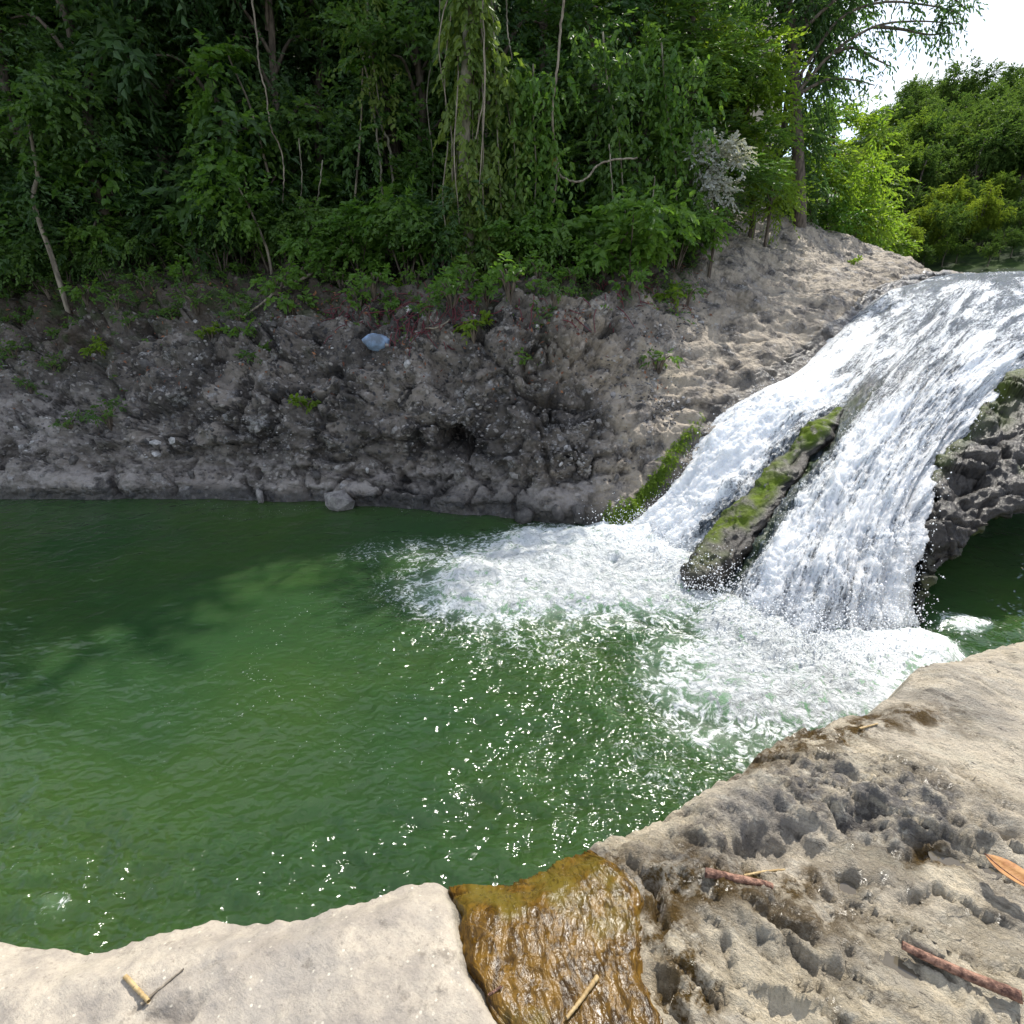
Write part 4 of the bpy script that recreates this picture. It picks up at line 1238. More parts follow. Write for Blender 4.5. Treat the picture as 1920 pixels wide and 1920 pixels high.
# reddish creeping roots
pp = []
for k in range(330):
    px = r1.uniform(610, 880) if r1.random() < .75 else r1.uniform(880, 1250)
    py = 590 - .12 * abs(px - 740) + r1.normal() * 24
    p, nn = on_bank(px, py)
    dv = r1.normal(size=3) * .10; dv[2] = -abs(dv[2]) - .03
    pp.append(tube([p + nn * .01, p + nn * .05 + dv * .5, p + nn * .02 + dv * 1.2 + r1.normal(size=3) * .02], .006, .004, 4, 6))
V, F_ = join(pp)
tag(obj('red_roots', mesh_np('red_roots', V, F_, M['leaf_red'], attrs=dict(tint=r1.random(len(V)) * .9))), 'reddish creeping roots spread over the top of the rock bank', 'roots', kind='stuff')

# ---- single trees, saplings and vines the photo picks out
def wire(name, label, cat, pts, r0, r1_, mat, wob=.01, n=None, sides=6, group=None):
    V, F_ = tube(pts, r0, r1_, sides, n or len(pts) * 6, wob)
    o = obj(name, mesh_np(name, V, F_, mat))
    return tag(o, label, cat, group)


def sapling(label, stem_px, Y, r, mat, bark, n, nl, L, W, rad, droop=.4, slen=.3, four=True, hh=.5):
    pts = np.array([at(x, y, Y) for x, y in stem_px])
    base = pts[-1].copy(); base[2] = min(base[2], gz(base[0], base[1])) - .15
    loc = base.copy()
    pts = np.concatenate([pts, [base]])[::-1] - loc
    o = empty('sapling', tuple(loc)); tag(o, label, 'sapling')
    V, F_ = tube(pts, r, r * .5, 7, len(pts) * 6)
    obj('trunk', mesh_np('trunk', V, F_, bark), o)
    top = pts[-1]
    rg = np.random.default_rng(int(stem_px[0][0]))
    lobes = [(top[0] + rg.normal() * rad * .45, top[1] + rg.normal() * rad * .3, top[2] + rg.normal() * hh * .3, rad * .6, rad * .6, hh * .45) for _ in range(6)]
    obj('crown', crown_mesh('crown', mat, rg, lobes, n, nl, L, W, droop, slen, four), o)
    return o


sapling('slender pale-trunked tree standing alone at the left end of the bank', [(48, 195), (62, 280), (70, 330), (62, 372), (78, 430), (97, 482)], 8.2, .035, M['leaf'], M['bark_pale'], 170, 9, .085, .05, .75, hh=.7)
sapling('leaning young tree with a bare pale stem below a leafy top', [(448, 352), (470, 395), (490, 440), (504, 480)], 8.3, .022, M['leaf_fresh'], M['bark_pale'], 110, 8, .085, .055, .5, hh=.7)
sapling('leafy young tree with rounded clumps left of the leaning stem', [(420, 225), (450, 300), (470, 400), (480, 490)], 8.7, .022, M['leaf_fresh'], M['bark'], 90, 8, .10, .065, .45, hh=.8)


def palmate(label, top, foot, Y, r, span):
    """thin-stemmed pioneer tree with a flat cluster of lobed leaves"""
    a, b = at(*top, Y), at(*foot, Y)
    b[2] = min(b[2], 9)
    loc = b
    o = empty('umbrella_sapling', tuple(loc)); tag(o, label, 'sapling')
    tip = a - loc
    V, F_ = tube([np.array([0, 0, -.2]), tip * .5 + np.array([.04, 0, 0]), tip], r, r * .6, 6, 14)
    obj('stem', mesh_np('stem', V, F_, M['bark_pale']), o)
    rg = np.random.default_rng(int(top[0]))
    for k in range(7):
        an = k * 2 * np.pi / 7 + rg.random() * .5
        dr = np.array([math.cos(an), math.sin(an), .15 + .2 * rg.random()])
        c = tip + dr * span * .45
        n_ = 8
        aa = np.linspace(-2.5, 2.5, n_) + an
        D = np.stack([np.cos(aa), np.sin(aa), -.25 - .2 * rg.random(n_)], 1)
        LV = Leaves()
        LV.add(*leaf_cards(np.repeat(c[None], n_, 0), D, np.repeat([[0, 0, 1.]], n_, 0) + rg.normal(size=(n_, 3)) * .1, np.full(n_, span * .42) * (1 - .25 * np.abs(np.linspace(-1, 1, n_))), np.full(n_, span * .17), np.clip(.4 + .3 * rg.random(n_), 0, 1), four=True))
        Vp, Fp = tube([tip, tip + dr * span * .25, c], .006, .004, 4, 5)
        me = LV.mesh('large_leaf', M['leaf_fresh'])
        obj('large_leaf', me, o)
    return o


palmate('umbrella-leaved sapling high among the dark trees, lobed leaves at the left', (428, 105), (500, 300), 8.8, .018, .42)
palmate('umbrella-leaved sapling high before the dark gap, thin stem below', (680, 128), (662, 345), 8.8, .016, .42)
wire('bare_stem', 'thin bare stem leaning across the dark gap, the taller one', 'stem', [at(690, 60, 8.9), at(700, 170, 8.9), at(718, 240, 8.9), at(731, 280, 8.9), at(742, 420, 8.9)], .014, .02, M['bark_vine'])
wire('bare_stem', 'thin bare stem leaning across the dark gap, the shorter one', 'stem', [at(672, 70, 8.8), at(690, 150, 8.8), at(704, 235, 8.8), at(716, 330, 8.8), at(712, 440, 8.8)], .012, .016, M['bark_vine'])

vine_px = [('long thin vine dropping beside the umbrella sapling in a loose curve', [(468, -40), (480, 60), (488, 130), (500, 180), (508, 240), (528, 285), (532, 340), (530, 380)], 8.5, .014),
           ('thick pale liana hanging straight in front of the trees', [(1062, -40), (1052, 40), (1045, 130), (1036, 200), (1040, 270), (1046, 310), (1040, 370), (1028, 420), (1032, 480)], 7.9, .020),
           ('liana looping sideways from the thick pale one', [(1040, 305), (1052, 330), (1080, 341), (1105, 330), (1118, 312), (1150, 300), (1195, 296)], 7.9, .018),
           ('thin vine hanging close to the right of the vine column', [(920, -40), (925, 60), (938, 120), (950, 190), (960, 250), (968, 330), (960, 400)], 7.9, .011),
           ('thin brown vine hanging over the bright bushes, lowest of all', [(1142, 270), (1146, 330), (1150, 390), (1152, 440)], 8.0, .011),
           ('short crooked vine hanging beside the bright bushes', [(1228, 330), (1222, 390), (1215, 430), (1218, 470)], 8.1, .010),
           ('faint vine hanging inside the dark gap left of the vine column', [(826, -40), (822, 60), (800, 180), (812, 300), (806, 420)], 8.6, .010),
           ('thin pale vine hanging near the top behind the thick liana', [(948, -40), (950, 20), (952, 60), (960, 110)], 8.3, .012),
           ('crooked thin vine low among the stems left of the vine column', [(605, 300), (598, 360), (590, 420), (598, 480)], 8.4, .010),
           ('thin vine low beside the umbrella sapling stem', [(560, 260), (566, 330), (562, 400), (566, 470)], 8.5, .010)]
for lb, px, Y, rr in vine_px:
    wire('hanging_vine', lb, 'vine', [at(x, y, Y + .06 * math.sin(y * .05)) for x, y in px], rr * .8, rr * .6, M['bark_pale'] if rr > .013 else M['bark_vine'], .004, group='hanging vines')

# trunk wrapped in climbing vines
Y = 7.75
pts = np.array([at(x, y, Y) for x, y in ((885, -80), (878, 60), (872, 200), (872, 330), (876, 420), (880, 500))])
base = pts[-1].copy(); base[2] = gz(base[0], base[1]) - .1
o = empty('vine_clad_trunk', tuple(base)); tag(o, 'tall trunk wrapped in climbing vines and hanging stems', 'tree')
q = np.concatenate([pts, [base]])[::-1] - base
V, F_ = tube(q, .085, .06, 8, 30, .006); obj('trunk', mesh_np('trunk', V, F_, M['bark_vine']), o)
LV = Leaves(); rg = np.random.default_rng(77)
cz = crom(q, 80)
def vine_leaves(n, rad, sag):
    i = np.clip((rg.random(n) ** .8 * 80).astype(int), 9, 79)
    a = rg.random(n) * 6.28
    ra = rad * (.35 + .75 * rg.random(n)) * (.75 + .5 * np.sin(i * .35) ** 2)
    c = cz[i] + np.stack([np.cos(a) * ra * 1.25, np.sin(a) * ra, rg.normal(size=n) * .05], 1)
    sprays(LV, c, np.stack([np.cos(a), np.sin(a), -.6 - .5 * rg.random(n)], 1), .10 + sag * rg.random(n), 7, .095, .055, rg, .6, flat=.2, four=True)
vine_leaves(400, .15, .13)
obj('climbing_leaves', LV.mesh('climbing_leaves', M['leaf_vine']), o)
hs = []
for k in range(15):
    a = rg.random() * 6.28; x0 = np.array([math.cos(a) * .19, math.sin(a) * .12 - .10, 0])
    i0 = int(rg.integers(25, 78)); z1 = cz[max(2, i0 - int(rg.integers(18, 45)))]
    hs.append(tube([cz[i0] + x0, (cz[i0] + z1) / 2 + x0 * 1.25 + rg.normal(size=3) * .03, z1 + x0 * 1.1], .008, .006, 4, 12, .004))
V, F_ = join(hs); obj('hanging_stems', mesh_np('hanging_stems', V, F_, M['bark_pale']), o)

# curtains of climbing leaves between the trunk and the thick liana
def curtain(label, px, Y, n, mat, L, W, spread):
    pts = np.array([at(x, y, Y) for x, y in px])
    loc = pts[-1].copy()
    o = empty('climbing_vine', tuple(loc)); tag(o, label, 'vine')
    C_ = crom(pts, 60) - loc
    V, F_ = tube(C_, .012, .008, 5, 60); obj('stem', mesh_np('stem', V, F_, M['bark_vine']), o)
    rg = np.random.default_rng(int(px[0][0]) + 5); LV = Leaves()
    i = rg.integers(0, 60, n)
    c = C_[i] + rg.normal(size=(n, 3)) * np.array([spread, spread * .5, .08])
    sprays(LV, c, rg.normal(size=(n, 3)) * .6 + np.array([0, -.3, -.6]), .14 + .2 * rg.random(n), 7, L, W, rg, .7, flat=.25, four=True)
    obj('leaves', LV.mesh('leaves', mat), o)


curtain('leafy vine curtain hanging just right of the vine column', [(925, 60), (930, 180), (935, 300), (940, 400), (945, 480)], 7.85, 190, M['leaf_vine'], .09, .05, .16)
curtain('leafy vine curtain hanging left of the thick pale liana', [(1000, 120), (1000, 220), (1005, 320), (1000, 430)], 7.95, 190, M['leaf_fresh'], .09, .05, .18)
curtain('leafy vine curtain draped right of the looping liana', [(1130, 60), (1140, 160), (1160, 260), (1170, 380), (1180, 450)], 8.3, 220, M['leaf'], .085, .05, .24)
curtain('leafy vine curtain draped above the bright bushes', [(1240, 80), (1250, 200), (1265, 300), (1270, 420)], 8.7, 230, M['leaf_fresh'], .085, .05, .26)
curtain('sparse yellowing vine hanging high before the dark gap', [(690, -30), (690, 40), (700, 120), (712, 200)], 8.7, 60, M['leaf_vine'], .08, .045, .14)

# right end of the wood
def multi_tree(name, label, trunk_px, Y, r, lobes_px, mat, bark, n, nl, L, W, droop, slen, cat='tree', four=True, flat=.5):
    pts = np.array([at(x, y, Y) for x, y in trunk_px]); base = pts[-1].copy()
    zb = gz(base[0], base[1]); base[2] = min(base[2], zb) - .1
    o = empty(name, tuple(base)); tag(o, label, cat)
    q = np.concatenate([pts, [base]])[::-1] - base
    parts = [tube(q, r, r * .5, 8, 24, .004)]
    lob = []
    for (x, y, dY, rx, rz) in lobes_px:
        c = at(x, y, Y + dY) - base; s_ = (Y + dY) / F_PX * 1.05
        lob.append((*c, rx * s_, rx * s_ * .9, rz * s_))
        b0 = q[int(np.argmin(np.linalg.norm(q - c * np.array([.6, .6, .85]), axis=1)))]
        parts.append(tube([b0, (b0 + c) / 2 + np.array([0, 0, .12]), c], r * .35, r * .1, 5, 9))
    V, F_ = join(parts); obj('trunk', mesh_np('trunk', V, F_, bark), o)
    obj('crown', crown_mesh('crown', mat, np.random.default_rng(int(trunk_px[0][0]) + 9), lob, n, nl, L, W, droop, slen, four, flat), o)
    return o


multi_tree('overhanging_tree', 'tall dark tree at the edge of the wood reaching over the sky', [(1470, -60), (1485, 80), (1492, 200), (1498, 320), (1500, 420)], 11.6, .13,
           [(1490, 30, .2, 70, 50), (1420, -40, .4, 90, 40), (1560, -10, .3, 70, 45), (1505, 130, .3, 44, 60), (1505, 220, .3, 36, 60), (1502, 310, .4, 34, 60), (1545, 80, .4, 40, 30), (1560, -60, .5, 70, 50), (1515, 370, .3, 40, 40)],
           M['leaf_dark'], M['bark'], 720, 10, .12, .042, .6, .40)
# long drooping boughs across the sky
o = empty('drooping_bough', tuple(at(1490, 180, 11.3))); tag(o, 'long bough of narrow drooping leaves stretched across the sky', 'branch')
b0 = at(1490, 180, 11.3)
LV = Leaves(); rg = np.random.default_rng(91); parts = []
for ln in ([(1490, 180), (1560, 100), (1640, 50), (1720, 40), (1800, 45)], [(1500, 140), (1570, 40), (1650, 5), (1740, 10), (1800, 25)], [(1560, 100), (1600, 90), (1640, 110), (1670, 125)], [(1640, 50), (1690, 55), (1740, 65), (1780, 62)],
           [(1490, 180), (1550, 150), (1600, 150), (1640, 160)], [(1640, 0), (1700, -15), (1780, -5), (1815, 20)], [(1500, 60), (1580, -10), (1660, -40), (1760, -60)]):
    pts = np.array([at(x, y, 11.3) for x, y in ln]) - b0
    parts.append(tube(pts, .030, .008, 5, 16))
    C_ = crom(pts, 40)
    n = 34
    i = rg.integers(6, 40, n)
    sprays(LV, C_[i] + rg.normal(size=(n, 3)) * .05, rg.normal(size=(n, 3)) * .5 + np.array([.35, -.1, -.35]), .18 + .20 * rg.random(n), 6, .10, .030, rg, .7, flat=.3, four=True)
V, F_ = join(parts); obj('limb', mesh_np('limb', V, F_, M['bark']), o)
obj('leaves', LV.mesh('leaves', M['leaf_dark']), o)

multi_tree('lime_tree', 'sunlit lime-green tree with feathery branches in front of the dark tree', [(1400, 90), (1400, 200), (1405, 300), (1412, 410)], 10.6, .06,
           [(1410, 105, -.2, 55, 25), (1370, 120, 0, 50, 40), (1400, 180, 0, 60, 40), (1440, 190, -.1, 50, 35), (1350, 200, 0, 55, 45), (1430, 240, -.1, 60, 40), (1380, 270, 0, 50, 30), (1445, 70, -.2, 28, 16), (1310, 130, .2, 60, 60), (1460, 280, 0, 40, 40), (1280, 60, .2, 60, 60)],
           M['leaf_lime'], M['bark'], 560, 12, .095, .046, .35, .45)
multi_tree('silver_bush', 'pale silvery bush catching the light above the bare rock', [(1325, 330), (1335, 380), (1340, 440)], 8.7, .025,
           [(1300, 300, 0, 36, 26), (1345, 285, 0, 40, 24), (1355, 320, 0, 38, 30), (1330, 345, 0, 34, 28), (1375, 290, 0, 20, 16), (1345, 262, 0, 16, 12), (1360, 365, 0, 22, 20)],
           M['leaf_pale'], M['bark'], 250, 9, .055, .030, .3, .17, 'bush')
multi_tree('lime_bush', 'bright yellow-green feathery shrub beside the silvery bush', [(1450, 330), (1445, 380), (1440, 425)], 10.3, .035,
           [(1450, 345, -.1, 45, 16), (1475, 365, 0, 40, 14), (1440, 310, 0, 40, 30), (1470, 385, 0, 36, 20), (1420, 370, 0, 30, 24)],
           M['leaf_lime'], M['bark'], 170, 14, .075, .034, .25, .40, 'bush')
rt = [('sunlit yellow-green shrub at the tip of the wood, in front of the hill', 1545, 300, 13.2, 60, 'leaf_lime'), ('tall sunlit shrub between the dark tree and the hill', 1560, 230, 13.8, 55, 'leaf_lime'), ('sunlit mid-green shrub above the rock hump', 1520, 400, 12.9, 50, 'leaf_fresh'),
      ('low yellow-green shrub at the far end of the rock hump', 1590, 395, 14.0, 55, 'leaf_lime'), ('low fresh-green shrub by the crest of the rock hump', 1610, 440, 14.5, 45, 'leaf_fresh'), ('farthest small lime shrub on the left river bank', 1650, 430, 16.0, 40, 'leaf_lime'),
      ('rounded lime shrub behind the far end of the rock hump', 1625, 360, 17.0, 50, 'leaf_lime')]
for k, (lb, px, py, Y, w, mt) in enumerate(rt):
    multi_tree('bank_shrub', lb, [(px, py), (px + 4, py + 60), (px + 6, 470)], Y, .04,
               [(px + r1.normal() * w * .5, py + dy + r1.normal() * 10, r1.normal() * .3, w * .62, w * .5) for dy in (-30, -5, 20, 45, 70, 95, 30) if py + dy < 462], M[mt], M['bark'], 300, 10, .10, .048, .4, .40, 'bush')

# wooded hill across the river
r2 = np.random.default_rng(33)
HILL = []
for k in range(5):
    rg = np.random.default_rng(700 + k)
    lobes = [(rg.normal() * 1.1, rg.normal() * 1.1, 2.2 + 2.0 * rg.random(), 1.0 + .6 * rg.random(), 1.0 + .6 * rg.random(), .8 + .4 * rg.random()) for _ in range(9)]
    V, F_ = join([tube(limb_pts(4, (.3, .2), rg), .16, .05, 6, 10)] + [tube([(0, 0, 1.6), (l[0] * .5, l[1] * .5, 2.4), l[:3]], .06, .02, 4, 5) for l in lobes[:5]])
    HILL.append((mesh_np('trunk', V, F_, M['bark']), crown_mesh('crown', M['hill_leaf'] if k < 3 else M['hill_mid'], rg, lobes, 560, 9, .24, .13, .3, .62)))
DOME = []
for k in range(3):
    # bamboo-like clump: a dozen leafy plumes that rise and arch over
    rg = np.random.default_rng(760 + k)
    lobes, cul = [], []
    for q in range(11):
        a = q * 2.4 + rg.random(); rad = .25 + 1.25 * (q / 10) * (.7 + .5 * rg.random()); hh_ = 3.4 - 1.3 * (q / 10) + rg.normal() * .35
        top = np.array([math.cos(a) * rad, math.sin(a) * rad, hh_])
        cul.append(tube([(0, 0, -.3), top * np.array([.5, .5, .6]), top], .05, .02, 4, 6))
        for f in (.45, .7, .95):
            c = top * np.array([f, f, .25 + .75 * f]); lobes.append((*c, .52 - .12 * f, .52 - .12 * f, .55))
    V, F_ = join(cul)
    DOME.append((mesh_np('trunk', V, F_, M['bark']), crown_mesh('crown', M['hill_lime'], rg, lobes, 1500, 8, .17, .055, .55, .42)))
for lb, px, py, Y, v, s in (('bamboo clump with a rounded bright top, right of the tall one', 1850, 392, 34, 0, .95), ('tall pointed bamboo clump in the middle of the hill foot', 1785, 372, 36, 1, 1.15), ('bamboo clump low beside the river bend', 1690, 440, 31, 0, .80),
                            ('bamboo clump leaning against the tall pointed one', 1740, 410, 34, 2, .95), ('bamboo clump at the hill foot nearest the bank shrubs', 1630, 430, 30, 2, .72), ('broad bamboo clump up the hill behind the rounded bright top', 1890, 330, 42, 1, 1.2),
                            ('small bamboo clump above the river bend', 1670, 380, 40, 1, .9)):
    p = at(px, py, Y)
    base = p - np.array([0, 0, 2.2 * s])
    put_tree('bamboo_clump', DOME[v], base, r2.random() * 6, (s * .8, s * .8, s * .82), lb, 'bamboo', 'bamboo clumps at the foot of the hill')
cnt = 0
for rowY in (31, 33, 35, 38, 41, 44, 47, 51, 55, 60, 66, 73):
    x = (.55 if rowY > 34 else .66) * rowY
    while x < .98 * rowY + 3:
        X = x + r2.normal() * .6; Yt = rowY + r2.normal() * .9
        v = int(r2.choice([0, 1, 2, 0, 1, 2, 3, 4]))
        s = (.50 + .34 * r2.random()) * (1 + .010 * (rowY - 35)) * (.36 if rowY < 34 else .60 if rowY < 40 else .95)
        put_tree('hill_tree', HILL[v], (X, Yt, float(hill_z(np.array(X), np.array(Yt))) - .9 * s), r2.random() * 6.28, (s, s, s * (1.0 + .35 * r2.random())),
                 ('low young tree at the very foot of the hill by the river' if rowY < 34 else ('tree of darker green on the skyline of the hill' if v < 3 else 'tree of lighter green on the skyline of the hill') if rowY > 59 else
                  'tree of darker green on the slope of the hill' if v < 3 else 'tree of lighter green on the slope of the hill'), 'tree', 'trees covering the hill')
        x += 1.5 + .025 * (rowY - 35)

# ------------------------------------------------------------------ stones set in the bank
def pebble(rg, flat=.7):
    t = (1 + 5 ** .5) / 2
    V = np.array([(-1, t, 0), (1, t, 0), (-1, -t, 0), (1, -t, 0), (0, -1, t), (0, 1, t), (0, -1, -t), (0, 1, -t), (t, 0, -1), (t, 0, 1), (-t, 0, -1), (-t, 0, 1)], float)
    V = unit(V)
    F_ = np.array([(0, 11, 5), (0, 5, 1), (0, 1, 7), (0, 7, 10), (0, 10, 11), (1, 5, 9), (5, 11, 4), (11, 10, 2), (10, 7, 6), (7, 1, 8), (3, 9, 4), (3, 4, 2), (3, 2, 6), (3, 6, 8), (3, 8, 9), (4, 9, 5), (2, 4, 11), (6, 2, 10), (8, 6, 7), (9, 8, 1)])
    V = V * (1 + rg.normal(size=(12, 1)) * .13) * np.array([1, .8 + .2 * rg.random(), flat])
    return V, F_


r3 = np.random.default_rng(55)
PEB = []
for k in range(6):
    V, F_ = pebble(r3)
    for mt in ('stone', 'stone_dark', 'stone_white'):
        PEB.append(mesh_np('stone', V, F_, M[mt], smooth=k % 2 == 0))
gp, gn = GC.reshape(-1, 3), GN.reshape(-1, 3)
den = smooth01(vr, 2.6, 3.4) * (1 - smooth01(vr, 6.0, 7.2)) * (1 - smooth01(un, 10.5, 12)) * smooth01(un, .6, 1.4)
den = den * (.10 + smooth01(fbm(gp * 1.5 + 70, 3), -.05, .4))
pk = r3.choice(len(den), 285, replace=False, p=den / den.sum())
from mathutils import Matrix
def seat(me, p, nn, s, name='stone', parent=None, squash=1.0):
    o = bpy.data.objects.new(name, me); col.objects.link(o)
    o.parent = parent
    q = Vector(nn).to_track_quat('Z', 'Y')
    o.rotation_mode = 'QUATERNION'
    from mathutils import Quaternion
    o.rotation_quaternion = q @ Quaternion((0, 0, 1), r3.random() * 6.28)
    o.location = Vector(p); o.scale = (s, s * (.6 + .4 * r3.random()), s * squash)
    return o
for k in pk:
    s = float(np.exp(r3.normal(-3.55, .42)))
    mt = int(r3.choice([0, 0, 0, 1, 1, 1, 2])) if s < .06 else int(r3.choice([0, 1]))
    seat(PEB[int(r3.integers(0, 6)) * 3 + mt], gp[k] - gn[k] * s * .15, gn[k], s, 'stone', bank)
# the pale cluster low on the left
for k in range(9):
    px, py = r3.normal(292, 26), r3.normal(825, 30)
    p, nn = on_bank(px, py)
    s = .03 + .055 * r3.random()
    seat(PEB[int(r3.integers(0, 6)) * 3 + 2], p - nn * s * .3, nn, s, 'stone', bank, .55)
vs_, fs_ = [], []
pk = r3.choice(len(den), 4200, p=den / den.sum())
for mt in ('stone', 'stone_dark', 'stone_white'):
    parts = []
    for k in pk[r3.random(len(pk)) < (.40 if mt == 'stone' else .4 if mt == 'stone_dark' else .05)]:
        V, F_ = pebble(r3); s = float(np.exp(r3.normal(-4.45, .35)))
        parts.append((V * s + gp[k] - gn[k] * s * .1, F_))
    V, F_ = join(parts)
    o = obj('gravel_clasts', mesh_np('gravel_clasts', V, F_, M[mt], smooth=False), bank); o['kind'] = 'stuff'

p, nn = on_bank(706, 641)
th_, ph_ = np.meshgrid(np.linspace(0, 2 * np.pi, 20, endpoint=True), np.linspace(0.02, np.pi - .02, 10), indexing='ij')
V = np.stack([np.cos(th_) * np.sin(ph_), np.sin(th_) * np.sin(ph_), np.cos(ph_)], -1); V = V * (1 + .22 * perlin(V * 1.3 + 3)[..., None] + .07 * perlin(V * 4)[..., None])
o = bpy.data.objects.new('blue_stone', mesh_np('blue_stone', V.reshape(-1, 3), grid_faces(20, 10), M['stone_blue'])); col.objects.link(o)
o.location = p + nn * .035 + np.array([.03, -.01, 0]); o.scale = (.155, .085, .095); o.rotation_euler = (.1, .12, .2)
tag(o, 'pale blue rounded stone bedded in the dark rock face', 'stone')
p, nn = on_bank(492, 925)
o = seat(PEB[0], p + np.array([0, -.06, -.02]), nn, .09, 'loose_stone'); tag(o, 'loose grey stone lying on the ledge at the waterline', 'stone')
p, nn = on_bank(640, 928)
o = seat(PEB[3], p + np.array([0, -.10, -.06]), nn, .20, 'loose_stone'); tag(o, 'large grey block leaning at the waterline below the ledge', 'stone')
for px, py, s, lb in ((1045, 960, .10, 'wet stone at the pool edge left of the moss strip'), (985, 968, .12, 'wet dark stone at the waterline under the overhung ledge'), (1085, 965, .13, 'large wet stone at the foot of the moss strip')):
    p, nn = on_bank(px, py)
    o = seat(PEB[1 + 3 * int(r3.integers(0, 6))], p + nn * .02, nn, s, 'wet_stone'); tag(o, lb, 'stone')

# moss and little ferns along the left edge of the cascade
LV = Leaves()
den = smooth01(un, 9.3, 9.9) * (1 - smooth01(un, 11.6, 12.3)) * smooth01(vr, .9, 1.2) * (1 - smooth01(vr + .3 * perlin(gp * 4), 1.7, 2.4))
pk = r3.choice(len(den), 1700, p=den / den.sum())
sprays(LV, gp[pk] + gn[pk] * .004, gn[pk] * .35 + np.array([-.3, -.2, -.6]) + r3.normal(size=(1700, 3)) * .4, .03 + .05 * r3.random(1700), 6, .026, .012, r3, .6)
tag(obj('moss_strip', LV.mesh('moss_strip', M['leaf_lime'])), 'strip of wet yellow-green moss along the left edge of the waterfall', 'moss', kind='stuff')

# fallen branches on the bank
def lay(name, label, cat, px, r0, r1_, mat, lift=.02):
    pts = []
    for x, y in px:
        p, nn = on_bank(x, y); pts.append(p + nn * lift)
    return wire(name, label, cat, np.array(pts), r0, r1_, mat, .003)


lay('fallen_branch', 'long pale bare branch lying diagonally down the rock bank', 'branch', [(612, 508), (575, 522), (545, 540), (515, 556), (490, 575), (463, 597)], .020, .010, M['bark_pale'], .05)
lay('fallen_branch', 'short curved grey stick lying right of the blue stone', 'branch', [(765, 618), (795, 618), (820, 612), (840, 603)], .012, .006, M['bark_pale'], .04)
lay('fallen_branch', 'thin forked branch lying at the left end of the bank', 'branch', [(150, 475), (180, 466), (205, 455), (233, 437)], .016, .006, M['bark_pale'], .06)

# ------------------------------------------------------------------ driftwood and leaves on the near shelf
def shelf_wire(name, label, cat, px, r0, r1_, mat, lift=0.0, wob=.0008):
    pts = np.array([on_shelf(x, y, r0 * .8 + lift) for x, y in px])
    # a straight stick bridges the hollows: rest it on its two highest points
    t = np.linspace(0, 1, len(pts)); lo = np.polyfit(t, pts[:, 2], 1)
    zz = np.polyval(lo, t); zz += max(0, np.percentile(pts[:, 2] - zz, 80))
    pts[:, 2] = zz
    a_, b_ = pts[0].copy(), pts[-1].copy(); ln_ = t[:, None]
    pts[:, :2] = .25 * pts[:, :2] + .75 * (a_ + (b_ - a_) * ln_)[:, :2]
    V, F_ = tube(pts, r0, r1_, 9, 40, wob * .6)
    return tag(obj(name, mesh_np(name, V, F_, mat)), label, cat)


shelf_wire('driftwood_stick', 'short reddish stick with a broken end beside the brown weed', 'stick', [(1322, 1637), (1360, 1643), (1405, 1653), (1446, 1662)], .013, .010, M['stick'])
shelf_wire('driftwood_stick', 'long reddish-brown stick at the lower right of the near rock', 'stick', [(1690, 1776), (1750, 1806), (1820, 1842), (1880, 1864), (1915, 1872)], .010, .014, M['stick'], .008)
shelf_wire('straw', 'yellow straw lying behind the short reddish stick', 'straw', [(1395, 1642), (1430, 1637), (1472, 1631)], .004, .003, M['straw'])
shelf_wire('straw', 'orange straw lying on wet weed near the rock edge', 'straw', [(1612, 1366), (1645, 1357)], .004, .003, M['straw'])
shelf_wire('twig', 'pale snapped twig lying at the left of the smooth slab', 'twig', [(234, 1830), (255, 1852), (279, 1878)], .0055, .0045, M['straw'])
shelf_wire('twig', 'thin grey root lying from the dark hollow across the slab', 'twig', [(265, 1885), (300, 1850), (345, 1818)], .004, .002, M['bark_pale'])
shelf_wire('twig', 'slim pale twig stuck on the brown algae', 'twig', [(1062, 1910), (1095, 1875), (1120, 1832)], .004, .006, M['straw'], .03)
shelf_wire('twig', 'tiny reddish twig on the left part of the algae', 'twig', [(916, 1866), (940, 1850)], .003, .003, M['stick'], .03)
p = on_shelf(1905, 1648, .055)
nL = 11
t = np.linspace(0, 1, nL)[:, None]; wv = (np.sin(np.pi * t ** .8) * .032); cols = np.linspace(-1, 1, 5)[None]
LVx = cols * wv; LVy = t * .15 + 0 * cols; LVz = .018 * np.abs(cols) * np.sin(np.pi * t) + .03 * (t - .5) ** 2 * 2
ang = R(35)
q = np.stack([LVx * math.cos(ang) + (LVy - .075) * math.sin(ang), -LVx * math.sin(ang) * -1 * 0 + (LVy - .075) * math.cos(ang) * -1 + LVx * math.sin(ang), LVz], -1).reshape(-1, 3)
o = empty('dry_leaf', tuple(p)); tag(o, 'curled orange-brown dead leaf at the right edge of the near rock', 'leaf')
me = mesh_np('blade', q, grid_faces(nL, 5), M['leaf_dry']); b_ = obj('blade', me, o)
sm_ = b_.modifiers.new('thick', 'SOLIDIFY'); sm_.thickness = .0015
V, F_ = tube(q.reshape(nL, 5, 3)[:, 2] + np.array([0, 0, .001]), .002, .001, 5, 16); obj('midrib', mesh_np('midrib', V, F_, M['stick']), o)

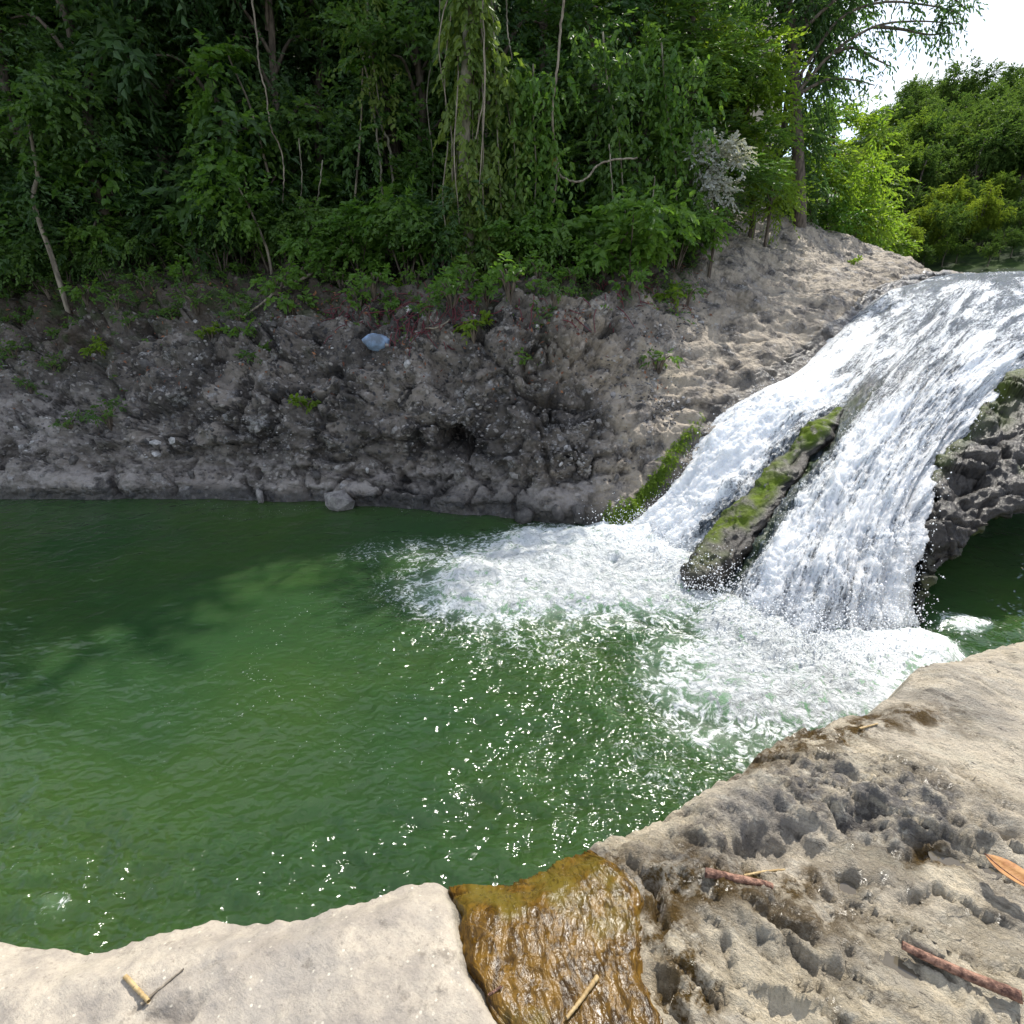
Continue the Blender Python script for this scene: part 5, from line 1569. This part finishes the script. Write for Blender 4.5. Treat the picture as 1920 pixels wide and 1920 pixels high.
# still puddles in the hollows
for px, py, rx, lb in ((1815, 1603, 44, 'still puddle in the hollow near the dead leaf'), (1690, 1800, 36, 'shallow puddle beside the long reddish stick'), (1598, 1668, 26, 'small puddle in the dark pit right of the short stick')):
    c = on_shelf(px, py); k_ = 28
    rad = rx / F_PX * 2.2
    near = Z[(np.abs(XX_S - c[0]) < rad) & (np.abs(YY_S - c[1]) < rad * .6)]
    lev = np.percentile(near, 22)
    a = np.linspace(0, 2 * np.pi, k_, endpoint=False)
    V = np.concatenate([[[c[0], c[1], lev]], np.stack([c[0] + np.cos(a) * rad * 1.1, c[1] + np.sin(a) * rad * .7, np.full(k_, lev)], 1)])
    F_ = np.array([(0, 1 + i, 1 + (i + 1) % k_) for i in range(k_)])
    tag(obj('puddle', mesh_np('puddle', V, F_, M['puddle'])), kind='structure')

# ------------------------------------------------------------------ spray thrown up by the falls
r4 = np.random.default_rng(66)
Vo = np.array([(1, 0, 0), (-1, 0, 0), (0, 1, 0), (0, -1, 0), (0, 0, 1), (0, 0, -1)], float)
Fo = np.array([(0, 2, 4), (2, 1, 4), (1, 3, 4), (3, 0, 4), (2, 0, 5), (1, 2, 5), (3, 1, 5), (0, 3, 5)])
w = (np.clip(foam, 0, 1) ** 2 * (low * .9 + .10)).ravel(); w = w * (vs.ravel() > .8)
n1 = 7000
k = r4.choice(len(w), n1, p=w / w.sum())
c1 = S2.reshape(-1, 3)[k] + SN.reshape(-1, 3)[k] * np.abs(r4.normal(size=(n1, 1))) * .05 + r4.normal(size=(n1, 3)) * .012
foot = np.array([atz(x, y)[:2] for x, y in ((1165, 992), (1270, 1045), (1340, 1110), (1450, 1180), (1570, 1205), (1712, 1180))])
n2 = 9000
tt = r4.random(n2) * 4.999; i_ = tt.astype(int); f_ = (tt - i_)[:, None]
b2 = foot[i_] * (1 - f_) + foot[i_ + 1] * f_ + r4.normal(size=(n2, 2)) * .16 + np.array([-.12, -.12])
c2 = np.concatenate([b2, np.abs(r4.normal(size=(n2, 1))) * .15 + .01], 1)
cc = np.concatenate([c1, c2]); sz = np.exp(r4.normal(-5.55, .38, len(cc)))
V = (cc[:, None] + Vo[None] * sz[:, None, None]).reshape(-1, 3)
F_ = (Fo[None] + np.arange(len(cc))[:, None, None] * 6).reshape(-1, 3)
tag(obj('spray', mesh_np('spray', V, F_, M['drop'])), 'white drops of spray thrown up where the waterfall lands', 'spray', kind='stuff')
